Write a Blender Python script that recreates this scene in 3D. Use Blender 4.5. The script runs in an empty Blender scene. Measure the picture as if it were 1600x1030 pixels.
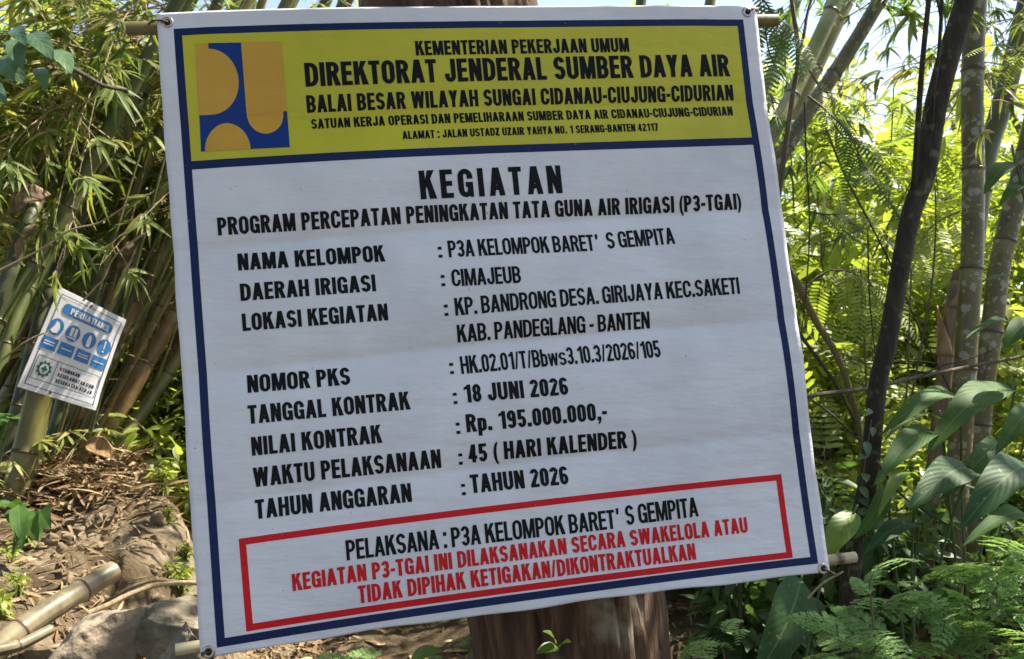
import bpy, bmesh, math, random
import numpy as np
from mathutils import Vector, Matrix, Euler
from mathutils import noise as mnoise
from mathutils.geometry import delaunay_2d_cdt

rng = np.random.default_rng(11)
random.seed(11)
SC = bpy.context.scene
COL = SC.collection
R = math.radians

# ------------------------------------------------------------------ camera, sky, sun
F, CX, CY, EYE = 1500.0, 800.0, 515.0, 1.5
cam_d = bpy.data.cameras.new('camera'); cam = bpy.data.objects.new('camera', cam_d); COL.objects.link(cam)
cam.location = (0, 0, EYE); cam.rotation_euler = (R(90), 0, 0)
cam_d.sensor_width = 36.0; cam_d.lens = 36.0 * F / 1600.0
cam_d.clip_start = 0.05; cam_d.clip_end = 500
cam_d.dof.use_dof = True; cam_d.dof.focus_distance = 1.78; cam_d.dof.aperture_fstop = 11
SC.camera = cam

SUN_AZ, SUN_EL = R(65), R(55)
w = bpy.data.worlds.new('World'); SC.world = w; w.use_nodes = True
nt = w.node_tree
sky = nt.nodes.new('ShaderNodeTexSky'); sky.sky_type = 'NISHITA'; sky.sun_disc = False
sky.sun_elevation = SUN_EL; sky.sun_rotation = SUN_AZ
sky.air_density = 1.0; sky.dust_density = 2.0; sky.ozone_density = 1.0
bg = nt.nodes['Background']; bg.inputs['Strength'].default_value = 0.09
hs = nt.nodes.new('ShaderNodeHueSaturation'); hs.inputs['Saturation'].default_value = .9
nt.links.new(sky.outputs[0], hs.inputs['Color']); nt.links.new(hs.outputs[0], bg.inputs['Color'])
sd = bpy.data.lights.new('sun', 'SUN'); sd.energy = 5.0; sd.angle = R(0.5); sd.color = (1.0, 0.93, 0.80)
sun = bpy.data.objects.new('sun', sd); COL.objects.link(sun)
S_DIR = Vector((math.cos(SUN_EL)*math.sin(SUN_AZ), math.cos(SUN_EL)*math.cos(SUN_AZ), math.sin(SUN_EL)))
sun.rotation_euler = S_DIR.to_track_quat('Z', 'Y').to_euler()
sun.location = (6, 3, 12)
SC.view_settings.view_transform = 'Standard'; SC.view_settings.look = 'None'
SC.view_settings.gamma = 1.0; SC.view_settings.exposure = 1.62
SC.cycles.max_bounces = 8; SC.cycles.transparent_max_bounces = 8
SC.cycles.use_denoising = True

def P(px, py, d):
    return Vector(((px-CX)/F*d, d, EYE-(py-CY)/F*d))

# ------------------------------------------------------------------ materials
def new_mat(name):
    m = bpy.data.materials.new(name); m.use_nodes = True
    t = m.node_tree; b = t.nodes['Principled BSDF']
    return m, t, b

def N(t, typ, **kw):
    n = t.nodes.new(typ)
    for k, v in kw.items(): setattr(n, k, v)
    return n

def ramp(t, stops, interp='LINEAR'):
    n = t.nodes.new('ShaderNodeValToRGB'); e = n.color_ramp.elements
    n.color_ramp.interpolation = interp
    while len(e) < len(stops): e.new(0.5)
    for i, (p, c) in enumerate(stops):
        e[i].position = p; e[i].color = (c[0], c[1], c[2], 1) if len(c) == 3 else c
    return n

def g(v): return (v, v, v)

def leaf_mat(name, cols, trans=0.4, tcol=None, rough=0.45, vein=0.0, spec=0.4, patch=None):
    m, t, b = new_mat(name); L = t.links.new
    geo = N(t, 'ShaderNodeNewGeometry'); oi = N(t, 'ShaderNodeObjectInfo')
    add = N(t, 'ShaderNodeMath', operation='MULTIPLY_ADD'); add.inputs[1].default_value = 0.35
    L(oi.outputs['Random'], add.inputs[0]); 
    sub = N(t, 'ShaderNodeMath', operation='MULTIPLY'); sub.inputs[1].default_value = 0.65
    L(geo.outputs['Random Per Island'], sub.inputs[0]); L(sub.outputs[0], add.inputs[2])
    n = len(cols); rp = ramp(t, [(i/(n-1), c) for i, c in enumerate(cols)])
    L(add.outputs[0], rp.inputs[0])
    col = rp.outputs[0]
    nz = N(t, 'ShaderNodeTexNoise'); nz.inputs['Scale'].default_value = 18; nz.inputs['Detail'].default_value = 4
    tc = N(t, 'ShaderNodeTexCoord'); L(tc.outputs['Object'], nz.inputs['Vector'])
    mr = N(t, 'ShaderNodeMapRange'); mr.inputs[1].default_value = .3; mr.inputs[2].default_value = .7
    mr.inputs[3].default_value = .75; mr.inputs[4].default_value = 1.2
    L(nz.outputs[0], mr.inputs[0])
    mul = N(t, 'ShaderNodeVectorMath', operation='SCALE'); L(col, mul.inputs[0]); L(mr.outputs[0], mul.inputs['Scale'])
    col = mul.outputs[0]
    if vein > 0:
        uv = N(t, 'ShaderNodeUVMap'); sx = N(t, 'ShaderNodeSeparateXYZ'); L(uv.outputs[0], sx.inputs[0])
        c = N(t, 'ShaderNodeMath', operation='SUBTRACT'); c.inputs[1].default_value = .5; L(sx.outputs[0], c.inputs[0])
        a = N(t, 'ShaderNodeMath', operation='ABSOLUTE'); L(c.outputs[0], a.inputs[0])
        s = N(t, 'ShaderNodeMath', operation='MULTIPLY_ADD'); s.inputs[1].default_value = -.55; L(a.outputs[0], s.inputs[0]); L(sx.outputs[1], s.inputs[2])
        sc = N(t, 'ShaderNodeMath', operation='MULTIPLY'); sc.inputs[1].default_value = 2*math.pi*vein; L(s.outputs[0], sc.inputs[0])
        sn = N(t, 'ShaderNodeMath', operation='SINE'); L(sc.outputs[0], sn.inputs[0])
        vr = N(t, 'ShaderNodeMapRange'); vr.inputs[1].default_value = .72; vr.inputs[2].default_value = 1.0; vr.inputs[3].default_value = 0; vr.inputs[4].default_value = .09
        L(sn.outputs[0], vr.inputs[0])
        mid = N(t, 'ShaderNodeMapRange'); mid.inputs[1].default_value = .012; mid.inputs[2].default_value = .028; mid.inputs[3].default_value = .6; mid.inputs[4].default_value = 0
        L(a.outputs[0], mid.inputs[0])
        mx = N(t, 'ShaderNodeMath', operation='MAXIMUM'); L(vr.outputs[0], mx.inputs[0]); L(mid.outputs[0], mx.inputs[1])
        mc = N(t, 'ShaderNodeMix', data_type='RGBA'); L(mx.outputs[0], mc.inputs[0]); L(col, mc.inputs[6]); mc.inputs[7].default_value = (.16, .24, .09, 1)
        col = mc.outputs[2]
        bp = N(t, 'ShaderNodeBump'); bp.inputs['Strength'].default_value = .1; bp.inputs['Distance'].default_value = .003
        L(sn.outputs[0], bp.inputs['Height']); L(bp.outputs[0], b.inputs['Normal'])
    if patch:
        pz = N(t, 'ShaderNodeTexNoise'); pz.inputs['Scale'].default_value = 60; L(tc.outputs['Object'], pz.inputs['Vector'])
        pm = N(t, 'ShaderNodeMapRange'); pm.inputs[1].default_value = .66; pm.inputs[2].default_value = .74; pm.inputs[3].default_value = 0; pm.inputs[4].default_value = .7
        L(pz.outputs[0], pm.inputs[0])
        mc = N(t, 'ShaderNodeMix', data_type='RGBA'); L(pm.outputs[0], mc.inputs[0]); L(col, mc.inputs[6]); mc.inputs[7].default_value = (*patch, 1)
        col = mc.outputs[2]
    L(col, b.inputs['Base Color']); b.inputs['Roughness'].default_value = rough
    b.inputs['Specular IOR Level'].default_value = spec
    tr = N(t, 'ShaderNodeBsdfTranslucent')
    tm = N(t, 'ShaderNodeMix', data_type='RGBA', blend_type='MULTIPLY'); tm.inputs[0].default_value = 1
    L(col, tm.inputs[6]); tm.inputs[7].default_value = (*(tcol or (1.6, 1.62, .75)), 1)
    L(tm.outputs[2], tr.inputs['Color'])
    mix = N(t, 'ShaderNodeMixShader'); mix.inputs[0].default_value = trans
    L(b.outputs[0], mix.inputs[1]); L(tr.outputs[0], mix.inputs[2])
    L(mix.outputs[0], t.nodes['Material Output'].inputs['Surface'])
    return m

def culm_mat(name, ca, cb, ring=(.07, .045, .025), bloom=(.24, .23, .11), lichen=0.0, moss=0.25, rough=.42):
    """bamboo: uv.y counts internodes, whole numbers are nodes"""
    m, t, b = new_mat(name); L = t.links.new
    uv = N(t, 'ShaderNodeUVMap'); sx = N(t, 'ShaderNodeSeparateXYZ'); L(uv.outputs[0], sx.inputs[0])
    tc = N(t, 'ShaderNodeTexCoord'); oi = N(t, 'ShaderNodeObjectInfo')
    of = N(t, 'ShaderNodeVectorMath', operation='ADD'); L(tc.outputs['Object'], of.inputs[0]); L(oi.outputs['Location'], of.inputs[1])
    mp = N(t, 'ShaderNodeMapping'); mp.inputs['Scale'].default_value = (1, 1, .25); L(of.outputs[0], mp.inputs[0])
    n1 = N(t, 'ShaderNodeTexNoise'); n1.inputs['Scale'].default_value = 22; n1.inputs['Detail'].default_value = 6; L(mp.outputs[0], n1.inputs['Vector'])
    rp = ramp(t, [(.3, ca), (.7, cb)]); L(n1.outputs[0], rp.inputs[0]); col = rp.outputs[0]
    fr = N(t, 'ShaderNodeMath', operation='FRACT'); L(sx.outputs[1], fr.inputs[0])
    bl = N(t, 'ShaderNodeMapRange'); bl.inputs[1].default_value = .8; bl.inputs[2].default_value = .98; bl.inputs[3].default_value = 0; bl.inputs[4].default_value = .55
    L(fr.outputs[0], bl.inputs[0])
    m1 = N(t, 'ShaderNodeMix', data_type='RGBA'); L(bl.outputs[0], m1.inputs[0]); L(col, m1.inputs[6]); m1.inputs[7].default_value = (*bloom, 1); col = m1.outputs[2]
    # moss / grime
    n2 = N(t, 'ShaderNodeTexNoise'); n2.inputs['Scale'].default_value = 9; n2.inputs['Detail'].default_value = 8; n2.inputs['Roughness'].default_value = .7; L(of.outputs[0], n2.inputs['Vector'])
    r2 = N(t, 'ShaderNodeMapRange'); r2.inputs[1].default_value = .48; r2.inputs[2].default_value = .68; r2.inputs[3].default_value = 0; r2.inputs[4].default_value = min(1, moss*2)
    L(n2.outputs[0], r2.inputs[0])
    m2 = N(t, 'ShaderNodeMix', data_type='RGBA'); L(r2.outputs[0], m2.inputs[0]); L(col, m2.inputs[6]); m2.inputs[7].default_value = (.055, .05, .025, 1); col = m2.outputs[2]
    if lichen > 0:
        for sc_, th in ((17, .30), (38, .27)):
            nn = N(t, 'ShaderNodeTexNoise'); nn.inputs['Scale'].default_value = sc_*2; L(of.outputs[0], nn.inputs['Vector'])
            dv = N(t, 'ShaderNodeVectorMath', operation='SCALE'); dv.inputs['Scale'].default_value = .03; L(nn.outputs['Color'], dv.inputs[0])
            ad = N(t, 'ShaderNodeVectorMath', operation='ADD'); L(of.outputs[0], ad.inputs[0]); L(dv.outputs[0], ad.inputs[1])
            vo = N(t, 'ShaderNodeTexVoronoi'); vo.inputs['Scale'].default_value = sc_; L(ad.outputs[0], vo.inputs['Vector'])
            vr = N(t, 'ShaderNodeMapRange'); vr.inputs[1].default_value = th*lichen; vr.inputs[2].default_value = th*lichen+.08; vr.inputs[3].default_value = .75; vr.inputs[4].default_value = 0
            L(vo.outputs['Distance'], vr.inputs[0])
            m3 = N(t, 'ShaderNodeMix', data_type='RGBA'); L(vr.outputs[0], m3.inputs[0]); L(col, m3.inputs[6]); m3.inputs[7].default_value = (.30, .30, .215, 1); col = m3.outputs[2]
    rg = N(t, 'ShaderNodeMath', operation='PINGPONG'); rg.inputs[1].default_value = .5; L(sx.outputs[1], rg.inputs[0])
    rr = N(t, 'ShaderNodeMapRange'); rr.inputs[1].default_value = .012; rr.inputs[2].default_value = .035; rr.inputs[3].default_value = .9; rr.inputs[4].default_value = 0
    L(rg.outputs[0], rr.inputs[0])
    m4 = N(t, 'ShaderNodeMix', data_type='RGBA'); L(rr.outputs[0], m4.inputs[0]); L(col, m4.inputs[6]); m4.inputs[7].default_value = (*ring, 1); col = m4.outputs[2]
    L(col, b.inputs['Base Color']); b.inputs['Roughness'].default_value = rough
    bp = N(t, 'ShaderNodeBump'); bp.inputs['Strength'].default_value = .25; bp.inputs['Distance'].default_value = .004; L(n1.outputs[0], bp.inputs['Height']); L(bp.outputs[0], b.inputs['Normal'])
    return m

def bark_mat(name, cols, scale=14, stretch=.18, bump=.6, spots=None, spot_scale=12, spot_th=.25, rough=.85):
    m, t, b = new_mat(name); L = t.links.new
    tc = N(t, 'ShaderNodeTexCoord'); mp = N(t, 'ShaderNodeMapping'); mp.inputs['Scale'].default_value = (1, 1, stretch); L(tc.outputs['Object'], mp.inputs[0])
    n1 = N(t, 'ShaderNodeTexNoise'); n1.inputs['Scale'].default_value = scale; n1.inputs['Detail'].default_value = 9; n1.inputs['Roughness'].default_value = .65; L(mp.outputs[0], n1.inputs['Vector'])
    k = len(cols); rp = ramp(t, [(.28+.44*i/(k-1), c) for i, c in enumerate(cols)]); L(n1.outputs[0], rp.inputs[0]); col = rp.outputs[0]
    if spots:
        nn = N(t, 'ShaderNodeTexNoise'); nn.inputs['Scale'].default_value = spot_scale; nn.inputs['Detail'].default_value = 7; L(tc.outputs['Object'], nn.inputs['Vector'])
        vr = N(t, 'ShaderNodeMapRange'); vr.inputs[1].default_value = 1-spot_th-.12; vr.inputs[2].default_value = 1-spot_th; vr.inputs[3].default_value = 0; vr.inputs[4].default_value = .8
        L(nn.outputs[0], vr.inputs[0])
        m3 = N(t, 'ShaderNodeMix', data_type='RGBA'); L(vr.outputs[0], m3.inputs[0]); L(col, m3.inputs[6]); m3.inputs[7].default_value = (*spots, 1); col = m3.outputs[2]
    L(col, b.inputs['Base Color']); b.inputs['Roughness'].default_value = rough
    bp = N(t, 'ShaderNodeBump'); bp.inputs['Strength'].default_value = bump; bp.inputs['Distance'].default_value = .03; L(n1.outputs[0], bp.inputs['Height']); L(bp.outputs[0], b.inputs['Normal'])
    return m

def plain(name, col, rough=.6, metal=0, bump=0, scale=60, var=.12):
    m, t, b = new_mat(name); L = t.links.new
    tc = N(t, 'ShaderNodeTexCoord'); n1 = N(t, 'ShaderNodeTexNoise'); n1.inputs['Scale'].default_value = scale; n1.inputs['Detail'].default_value = 5; L(tc.outputs['Object'], n1.inputs['Vector'])
    rp = ramp(t, [(.3, tuple(c*(1-var) for c in col)), (.7, tuple(min(1, c*(1+var)) for c in col))]); L(n1.outputs[0], rp.inputs[0]); L(rp.outputs[0], b.inputs['Base Color'])
    b.inputs['Roughness'].default_value = rough; b.inputs['Metallic'].default_value = metal
    if bump:
        bp = N(t, 'ShaderNodeBump'); bp.inputs['Strength'].default_value = bump; bp.inputs['Distance'].default_value = .003; L(n1.outputs[0], bp.inputs['Height']); L(bp.outputs[0], b.inputs['Normal'])
    return m

def vinyl(name, col, rough=.4, spec=.4):
    """printed tarpaulin: faint woven scrim, grime and soft crumples"""
    m, t, b = new_mat(name); L = t.links.new
    tc = N(t, 'ShaderNodeTexCoord')
    n1 = N(t, 'ShaderNodeTexNoise'); n1.inputs['Scale'].default_value = 5; n1.inputs['Detail'].default_value = 8; n1.inputs['Roughness'].default_value = .6; L(tc.outputs['Object'], n1.inputs['Vector'])
    rp = ramp(t, [(.3, tuple(c*.84 for c in col)), (.60, col)]); L(n1.outputs[0], rp.inputs[0])
    v = N(t, 'ShaderNodeTexNoise'); v.inputs['Scale'].default_value = 90; v.inputs['Detail'].default_value = 2; L(tc.outputs['Object'], v.inputs['Vector'])
    sp = N(t, 'ShaderNodeMapRange'); sp.inputs[1].default_value = .73; sp.inputs[2].default_value = .79; sp.inputs[3].default_value = 0; sp.inputs[4].default_value = .5; L(v.outputs[0], sp.inputs[0])
    mx = N(t, 'ShaderNodeMix', data_type='RGBA'); L(sp.outputs[0], mx.inputs[0]); L(rp.outputs[0], mx.inputs[6]); mx.inputs[7].default_value = (.2, .17, .13, 1)
    L(mx.outputs[2], b.inputs['Base Color']); b.inputs['Roughness'].default_value = rough
    b.inputs['Specular IOR Level'].default_value = spec
    mp = N(t, 'ShaderNodeMapping'); mp.inputs['Scale'].default_value = (3, 1, 9); L(tc.outputs['Object'], mp.inputs[0])
    n2 = N(t, 'ShaderNodeTexNoise'); n2.inputs['Scale'].default_value = 4; n2.inputs['Detail'].default_value = 5; L(mp.outputs[0], n2.inputs['Vector'])
    bp = N(t, 'ShaderNodeBump'); bp.inputs['Strength'].default_value = .35; bp.inputs['Distance'].default_value = .012; L(n2.outputs[0], bp.inputs['Height'])
    wv = N(t, 'ShaderNodeTexWave'); wv.inputs['Scale'].default_value = 260; wv.bands_direction = 'Z'; L(tc.outputs['Object'], wv.inputs['Vector'])
    b2 = N(t, 'ShaderNodeBump'); b2.inputs['Strength'].default_value = .10; b2.inputs['Distance'].default_value = .0006; L(wv.outputs[0], b2.inputs['Height']); L(bp.outputs[0], b2.inputs['Normal'])
    L(b2.outputs[0], b.inputs['Normal'])
    return m

M = {}
M['bamboo_leaf'] = leaf_mat('bamboo_leaf', [(.065, .115, .03), (.125, .18, .045), (.19, .23, .06), (.34, .32, .12), (.36, .25, .11)], trans=.45, rough=.5, spec=.25)
M['bamboo_leaf_far'] = leaf_mat('bamboo_leaf_far', [(.05, .10, .03), (.10, .17, .04), (.17, .21, .06)], trans=.45)
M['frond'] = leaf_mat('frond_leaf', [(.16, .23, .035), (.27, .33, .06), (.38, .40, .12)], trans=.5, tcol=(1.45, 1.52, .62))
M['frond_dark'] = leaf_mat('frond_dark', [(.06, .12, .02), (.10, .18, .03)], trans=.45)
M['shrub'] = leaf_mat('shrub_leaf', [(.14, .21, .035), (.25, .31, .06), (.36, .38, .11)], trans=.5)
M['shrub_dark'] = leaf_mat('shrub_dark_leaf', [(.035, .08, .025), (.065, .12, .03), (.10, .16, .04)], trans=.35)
M['forest'] = leaf_mat('forest_leaf', [(.16, .22, .05), (.29, .34, .10), (.42, .44, .18)], trans=.5)
M['shade_canopy'] = leaf_mat('shade_canopy_leaf', [(.05, .10, .02), (.09, .15, .03)], trans=.3)
M['broad'] = leaf_mat('broad_leaf', [(.032, .085, .022), (.055, .12, .026), (.08, .15, .03)], trans=.32, rough=.6, vein=15, spec=.2, patch=(.16, .15, .04))
M['broad_dark'] = leaf_mat('broad_dark_leaf', [(.025, .075, .025), (.045, .105, .03)], trans=.25, rough=.55, vein=12, spec=.2, patch=(.25, .30, .16))
M['broad_bright'] = leaf_mat('broad_bright_leaf', [(.12, .20, .03), (.17, .26, .04)], trans=.4, rough=.4, vein=8)
M['round'] = leaf_mat('round_leaf', [(.05, .11, .06), (.08, .15, .08), (.12, .19, .08)], trans=.25, rough=.35, vein=6)
M['fern'] = leaf_mat('fern_leaf', [(.17, .30, .10), (.24, .38, .13), (.30, .43, .16)], trans=.32, tcol=(1.4, 1.4, .8), rough=.75, spec=.12)
M['litter'] = leaf_mat('dead_leaf', [(.07, .045, .025), (.18, .115, .06), (.32, .235, .13), (.44, .36, .23)], trans=.1, tcol=(1, .8, .5), rough=.8, spec=.15)
M['twig'] = bark_mat('twig_bark', [(.09, .065, .035), (.20, .15, .085)], scale=40)
M['twig_pale'] = bark_mat('twig_pale_bark', [(.28, .20, .11), (.42, .33, .20)], scale=40)
M['liana'] = bark_mat('liana_bark', [(.03, .025, .015), (.075, .06, .035)], scale=40)
M['sapling'] = bark_mat('sapling_bark', [(.07, .055, .03), (.15, .12, .06)], scale=30, spots=(.2, .2, .13), spot_scale=25, spot_th=.33)
M['sapling_moss'] = bark_mat('sapling_mossy_bark', [(.10, .085, .03), (.19, .16, .06)], scale=30)
M['dark_bark'] = bark_mat('dark_bark', [(.010, .008, .004), (.026, .02, .010), (.055, .044, .02)], scale=30, stretch=.3, spots=(.13, .125, .06), spot_scale=26, spot_th=.30)
M['tree_bark'] = bark_mat('tree_bark', [(.018, .009, .005), (.085, .043, .021), (.20, .12, .062)], scale=34, stretch=.12, bump=1.0, spots=(.27, .23, .16), spot_scale=9, spot_th=.30)
M['culm_green'] = culm_mat('culm_green', (.05, .07, .016), (.11, .13, .035))
M['culm_olive'] = culm_mat('culm_olive', (.12, .115, .03), (.21, .19, .06), moss=.3)
M['culm_yellow'] = culm_mat('culm_yellow', (.18, .16, .045), (.32, .27, .09), moss=.2)
M['culm_dark'] = culm_mat('culm_dark', (.035, .045, .018), (.075, .08, .03), moss=.5)
M['culm_brown'] = culm_mat('culm_brown', (.12, .07, .025), (.24, .15, .06), moss=.4, bloom=(.34, .25, .14))
M['culm_pale'] = culm_mat('culm_pale', (.21, .24, .075), (.34, .35, .14), moss=.2, bloom=(.46, .46, .30))
M['culm_blue'] = culm_mat('culm_blue', (.06, .08, .026), (.12, .14, .045), moss=.35)
M['culm_lichen'] = culm_mat('culm_lichen', (.075, .062, .013), (.155, .125, .032), lichen=.75, moss=.4)
M['culm_log'] = culm_mat('culm_log', (.15, .12, .065), (.28, .225, .13), moss=.45, bloom=(.36, .30, .19))
M['pole'] = culm_mat('pole_bamboo', (.10, .085, .03), (.19, .16, .06), moss=.2)
M['pole_cut'] = culm_mat('pole_split_bamboo', (.34, .28, .15), (.48, .41, .25), moss=.05)
M['sheath'] = bark_mat('dry_sheath', [(.16, .085, .04), (.30, .19, .10), (.40, .29, .17)], scale=30, stretch=.12, bump=.4)
M['sheath_orange'] = bark_mat('orange_sheath', [(.28, .12, .04), (.42, .22, .08)], scale=26, stretch=.15, bump=.4)
M['husk'] = bark_mat('papery_husk', [(.10, .06, .03), (.22, .145, .075), (.34, .25, .14)], scale=70, stretch=.3, bump=.5, spots=(.08, .05, .03), spot_scale=18, spot_th=.42)
M['husk_orange'] = bark_mat('orange_papery_husk', [(.16, .08, .03), (.30, .17, .07), (.38, .25, .12)], scale=70, stretch=.3, bump=.5)
M['concrete'] = plain('weathered_concrete', (.30, .27, .21), rough=.9, bump=.8, scale=24, var=.4)
M['vinyl'] = vinyl('vinyl_white', (.65, .655, .67))
M['navy'] = vinyl('vinyl_navy', (.009, .020, .078), spec=.15)
M['yellow'] = vinyl('vinyl_yellow', (.50, .47, .014))
M['orange'] = vinyl('vinyl_orange', (.56, .31, .025))
M['blue'] = vinyl('vinyl_blue', (.009, .04, .19), spec=.15)
M['black'] = vinyl('vinyl_black', (.008, .008, .008), spec=.1)
M['red'] = vinyl('vinyl_red', (.58, .012, .016), spec=.15)
M['steel'] = plain('grommet_steel', (.42, .38, .33), rough=.35, metal=1)
M['wire'] = plain('tie_wire', (.10, .07, .05), rough=.6, metal=.6)
M['hole'] = plain('grommet_hole', (.02, .012, .008), rough=.9)
M['sign_white'] = plain('sign_white', (.72, .71, .73), rough=.3, var=.04, scale=8)
M['sign_blue'] = plain('sign_blue', (.045, .19, .46), rough=.3, var=.08)
M['sign_green'] = plain('sign_green', (.015, .14, .07), rough=.35)
M['sign_ink'] = plain('sign_ink', (.02, .02, .03), rough=.4)
M['plastic'] = plain('wrapper_plastic', (.42, .42, .42), rough=.25, bump=.3, scale=30)

def ground_mat():
    m, t, b = new_mat('soil'); L = t.links.new
    tc = N(t, 'ShaderNodeTexCoord')
    n1 = N(t, 'ShaderNodeTexNoise'); n1.inputs['Scale'].default_value = 3.2; n1.inputs['Detail'].default_value = 12; n1.inputs['Roughness'].default_value = .68; L(tc.outputs['Object'], n1.inputs['Vector'])
    rp = ramp(t, [(.34, (.055, .038, .022)), (.46, (.15, .11, .065)), (.58, (.33, .265, .18)), (.68, (.20, .155, .09)), (.78, (.09, .065, .038))]); L(n1.outputs[0], rp.inputs[0])
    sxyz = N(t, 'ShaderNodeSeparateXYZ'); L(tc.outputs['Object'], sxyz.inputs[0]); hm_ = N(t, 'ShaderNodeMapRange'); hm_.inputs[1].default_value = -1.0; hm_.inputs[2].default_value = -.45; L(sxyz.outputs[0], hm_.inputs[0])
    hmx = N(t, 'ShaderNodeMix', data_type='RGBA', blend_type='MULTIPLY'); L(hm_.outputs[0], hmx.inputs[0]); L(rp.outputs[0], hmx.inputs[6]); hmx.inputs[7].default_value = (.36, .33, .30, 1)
    n2 = N(t, 'ShaderNodeTexNoise'); n2.inputs['Scale'].default_value = 45; n2.inputs['Detail'].default_value = 8; n2.inputs['Roughness'].default_value = .75; L(tc.outputs['Object'], n2.inputs['Vector'])
    mr = N(t, 'ShaderNodeMapRange'); mr.inputs[1].default_value = .3; mr.inputs[2].default_value = .7; mr.inputs[3].default_value = .55; mr.inputs[4].default_value = 1.3; L(n2.outputs[0], mr.inputs[0])
    sc = N(t, 'ShaderNodeVectorMath', operation='SCALE'); L(hmx.outputs[2], sc.inputs[0]); L(mr.outputs[0], sc.inputs['Scale'])
    L(sc.outputs[0], b.inputs['Base Color']); b.inputs['Roughness'].default_value = .95; b.inputs['Specular IOR Level'].default_value = .15
    bp = N(t, 'ShaderNodeBump'); bp.inputs['Strength'].default_value = .9; bp.inputs['Distance'].default_value = .03; L(n2.outputs[0], bp.inputs['Height']); L(bp.outputs[0], b.inputs['Normal'])
    return m
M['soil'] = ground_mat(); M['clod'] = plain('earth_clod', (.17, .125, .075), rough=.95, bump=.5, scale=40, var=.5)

def rock_mat(name, cols):
    m, t, b = new_mat(name); L = t.links.new
    tc = N(t, 'ShaderNodeTexCoord')
    n1 = N(t, 'ShaderNodeTexNoise'); n1.inputs['Scale'].default_value = 7; n1.inputs['Detail'].default_value = 12; n1.inputs['Roughness'].default_value = .7; L(tc.outputs['Object'], n1.inputs['Vector'])
    rp = ramp(t, [(.3+.4*i/(len(cols)-1), c) for i, c in enumerate(cols)]); L(n1.outputs[0], rp.inputs[0]); L(rp.outputs[0], b.inputs['Base Color'])
    b.inputs['Roughness'].default_value = .9
    n2 = N(t, 'ShaderNodeTexNoise'); n2.inputs['Scale'].default_value = 32; n2.inputs['Detail'].default_value = 9; L(tc.outputs['Object'], n2.inputs['Vector'])
    bp = N(t, 'ShaderNodeBump'); bp.inputs['Strength'].default_value = .9; bp.inputs['Distance'].default_value = .012; L(n2.outputs[0], bp.inputs['Height']); L(bp.outputs[0], b.inputs['Normal'])
    return m
M['rock'] = rock_mat('boulder_stone', [(.08, .06, .04), (.25, .20, .14), (.44, .37, .27)])
M['rock_mossy'] = rock_mat('slab_stone', [(.05, .042, .028), (.16, .135, .09), (.34, .29, .20)])

# ------------------------------------------------------------------ object helpers
def wloc(o):
    v = Vector((0, 0, 0))
    while o is not None:
        v += o.location; o = o.parent
    return v

def thing(name, label, cat, base, group=None, kind=None):
    o = bpy.data.objects.new(name, None); COL.objects.link(o); o.location = base
    o.empty_display_size = .1
    tag(o, label, cat, group, kind); return o

def tag(o, label=None, cat=None, group=None, kind=None):
    if label: o['label'] = label
    if cat: o['category'] = cat
    if group: o['group'] = group
    if kind: o['kind'] = kind
    return o

class MB:
    """collects world-space geometry: arrays of verts, faces (tri/quad), uvs per loop, material index"""
    def __init__(s): s.v = []; s.f = []; s.uv = []; s.mi = []; s.n = 0; s.sm = []
    def add(s, v, f, uv=None, mi=0, smooth=True):
        """v (n,3); f list of index tuples or (m,k) array; uv (n,2) per vertex"""
        v = np.asarray(v, float); 
        if uv is None: uv = np.zeros((len(v), 2))
        s.v.append(v); s.uv.append(np.asarray(uv, float))
        if isinstance(f, np.ndarray):
            s.f.append(f + s.n); s.mi.append((len(f), mi)); s.sm.append((len(f), smooth))
        else:
            by = {}
            for q in f: by.setdefault(len(q), []).append(q)
            for k, q in by.items():
                s.f.append(np.array(q, int) + s.n); s.mi.append((len(q), mi)); s.sm.append((len(q), smooth))
        s.n += len(v)
    def mesh(s, name, mats, origin=(0, 0, 0)):
        me = bpy.data.meshes.new(name)
        V = np.concatenate(s.v) - np.array(origin)
        U = np.concatenate(s.uv)
        tot = [np.full(len(f), f.shape[1]) for f in s.f]
        tot = np.concatenate(tot); loops = np.concatenate([f.ravel() for f in s.f])
        starts = np.concatenate([[0], np.cumsum(tot)[:-1]])
        me.vertices.add(len(V)); me.vertices.foreach_set('co', V.ravel())
        me.loops.add(len(loops)); me.loops.foreach_set('vertex_index', loops.astype(np.int32))
        me.polygons.add(len(tot)); me.polygons.foreach_set('loop_start', starts.astype(np.int32))
        me.polygons.foreach_set('loop_total', tot.astype(np.int32))
        me.polygons.foreach_set('material_index', np.concatenate([np.full(k, i) for k, i in s.mi]).astype(np.int32))
        me.polygons.foreach_set('use_smooth', np.concatenate([np.full(k, i) for k, i in s.sm]).astype(bool))
        ul = me.uv_layers.new(name='UVMap'); ul.data.foreach_set('uv', U[loops].ravel())
        for m in mats: me.materials.append(m)
        me.update(calc_edges=True); me.validate()
        return me
    def obj(s, name, mats, parent=None, base=None):
        if not isinstance(mats, (list, tuple)): mats = [mats]
        org = wloc(parent) if parent is not None else Vector(base if base is not None else (0, 0, 0))
        if parent is not None and base is not None:
            o = bpy.data.objects.new(name, s.mesh(name, mats, base)); o.location = Vector(base) - org
        else:
            o = bpy.data.objects.new(name, s.mesh(name, mats, org)); o.location = (0, 0, 0) if parent is not None else org
        COL.objects.link(o); o.parent = parent
        return o

def copy_tree(o, parent=None):
    c = o.copy(); COL.objects.link(c); c.parent = parent
    for ch in list(o.children):
        copy_tree(ch, c)
    return c

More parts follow.
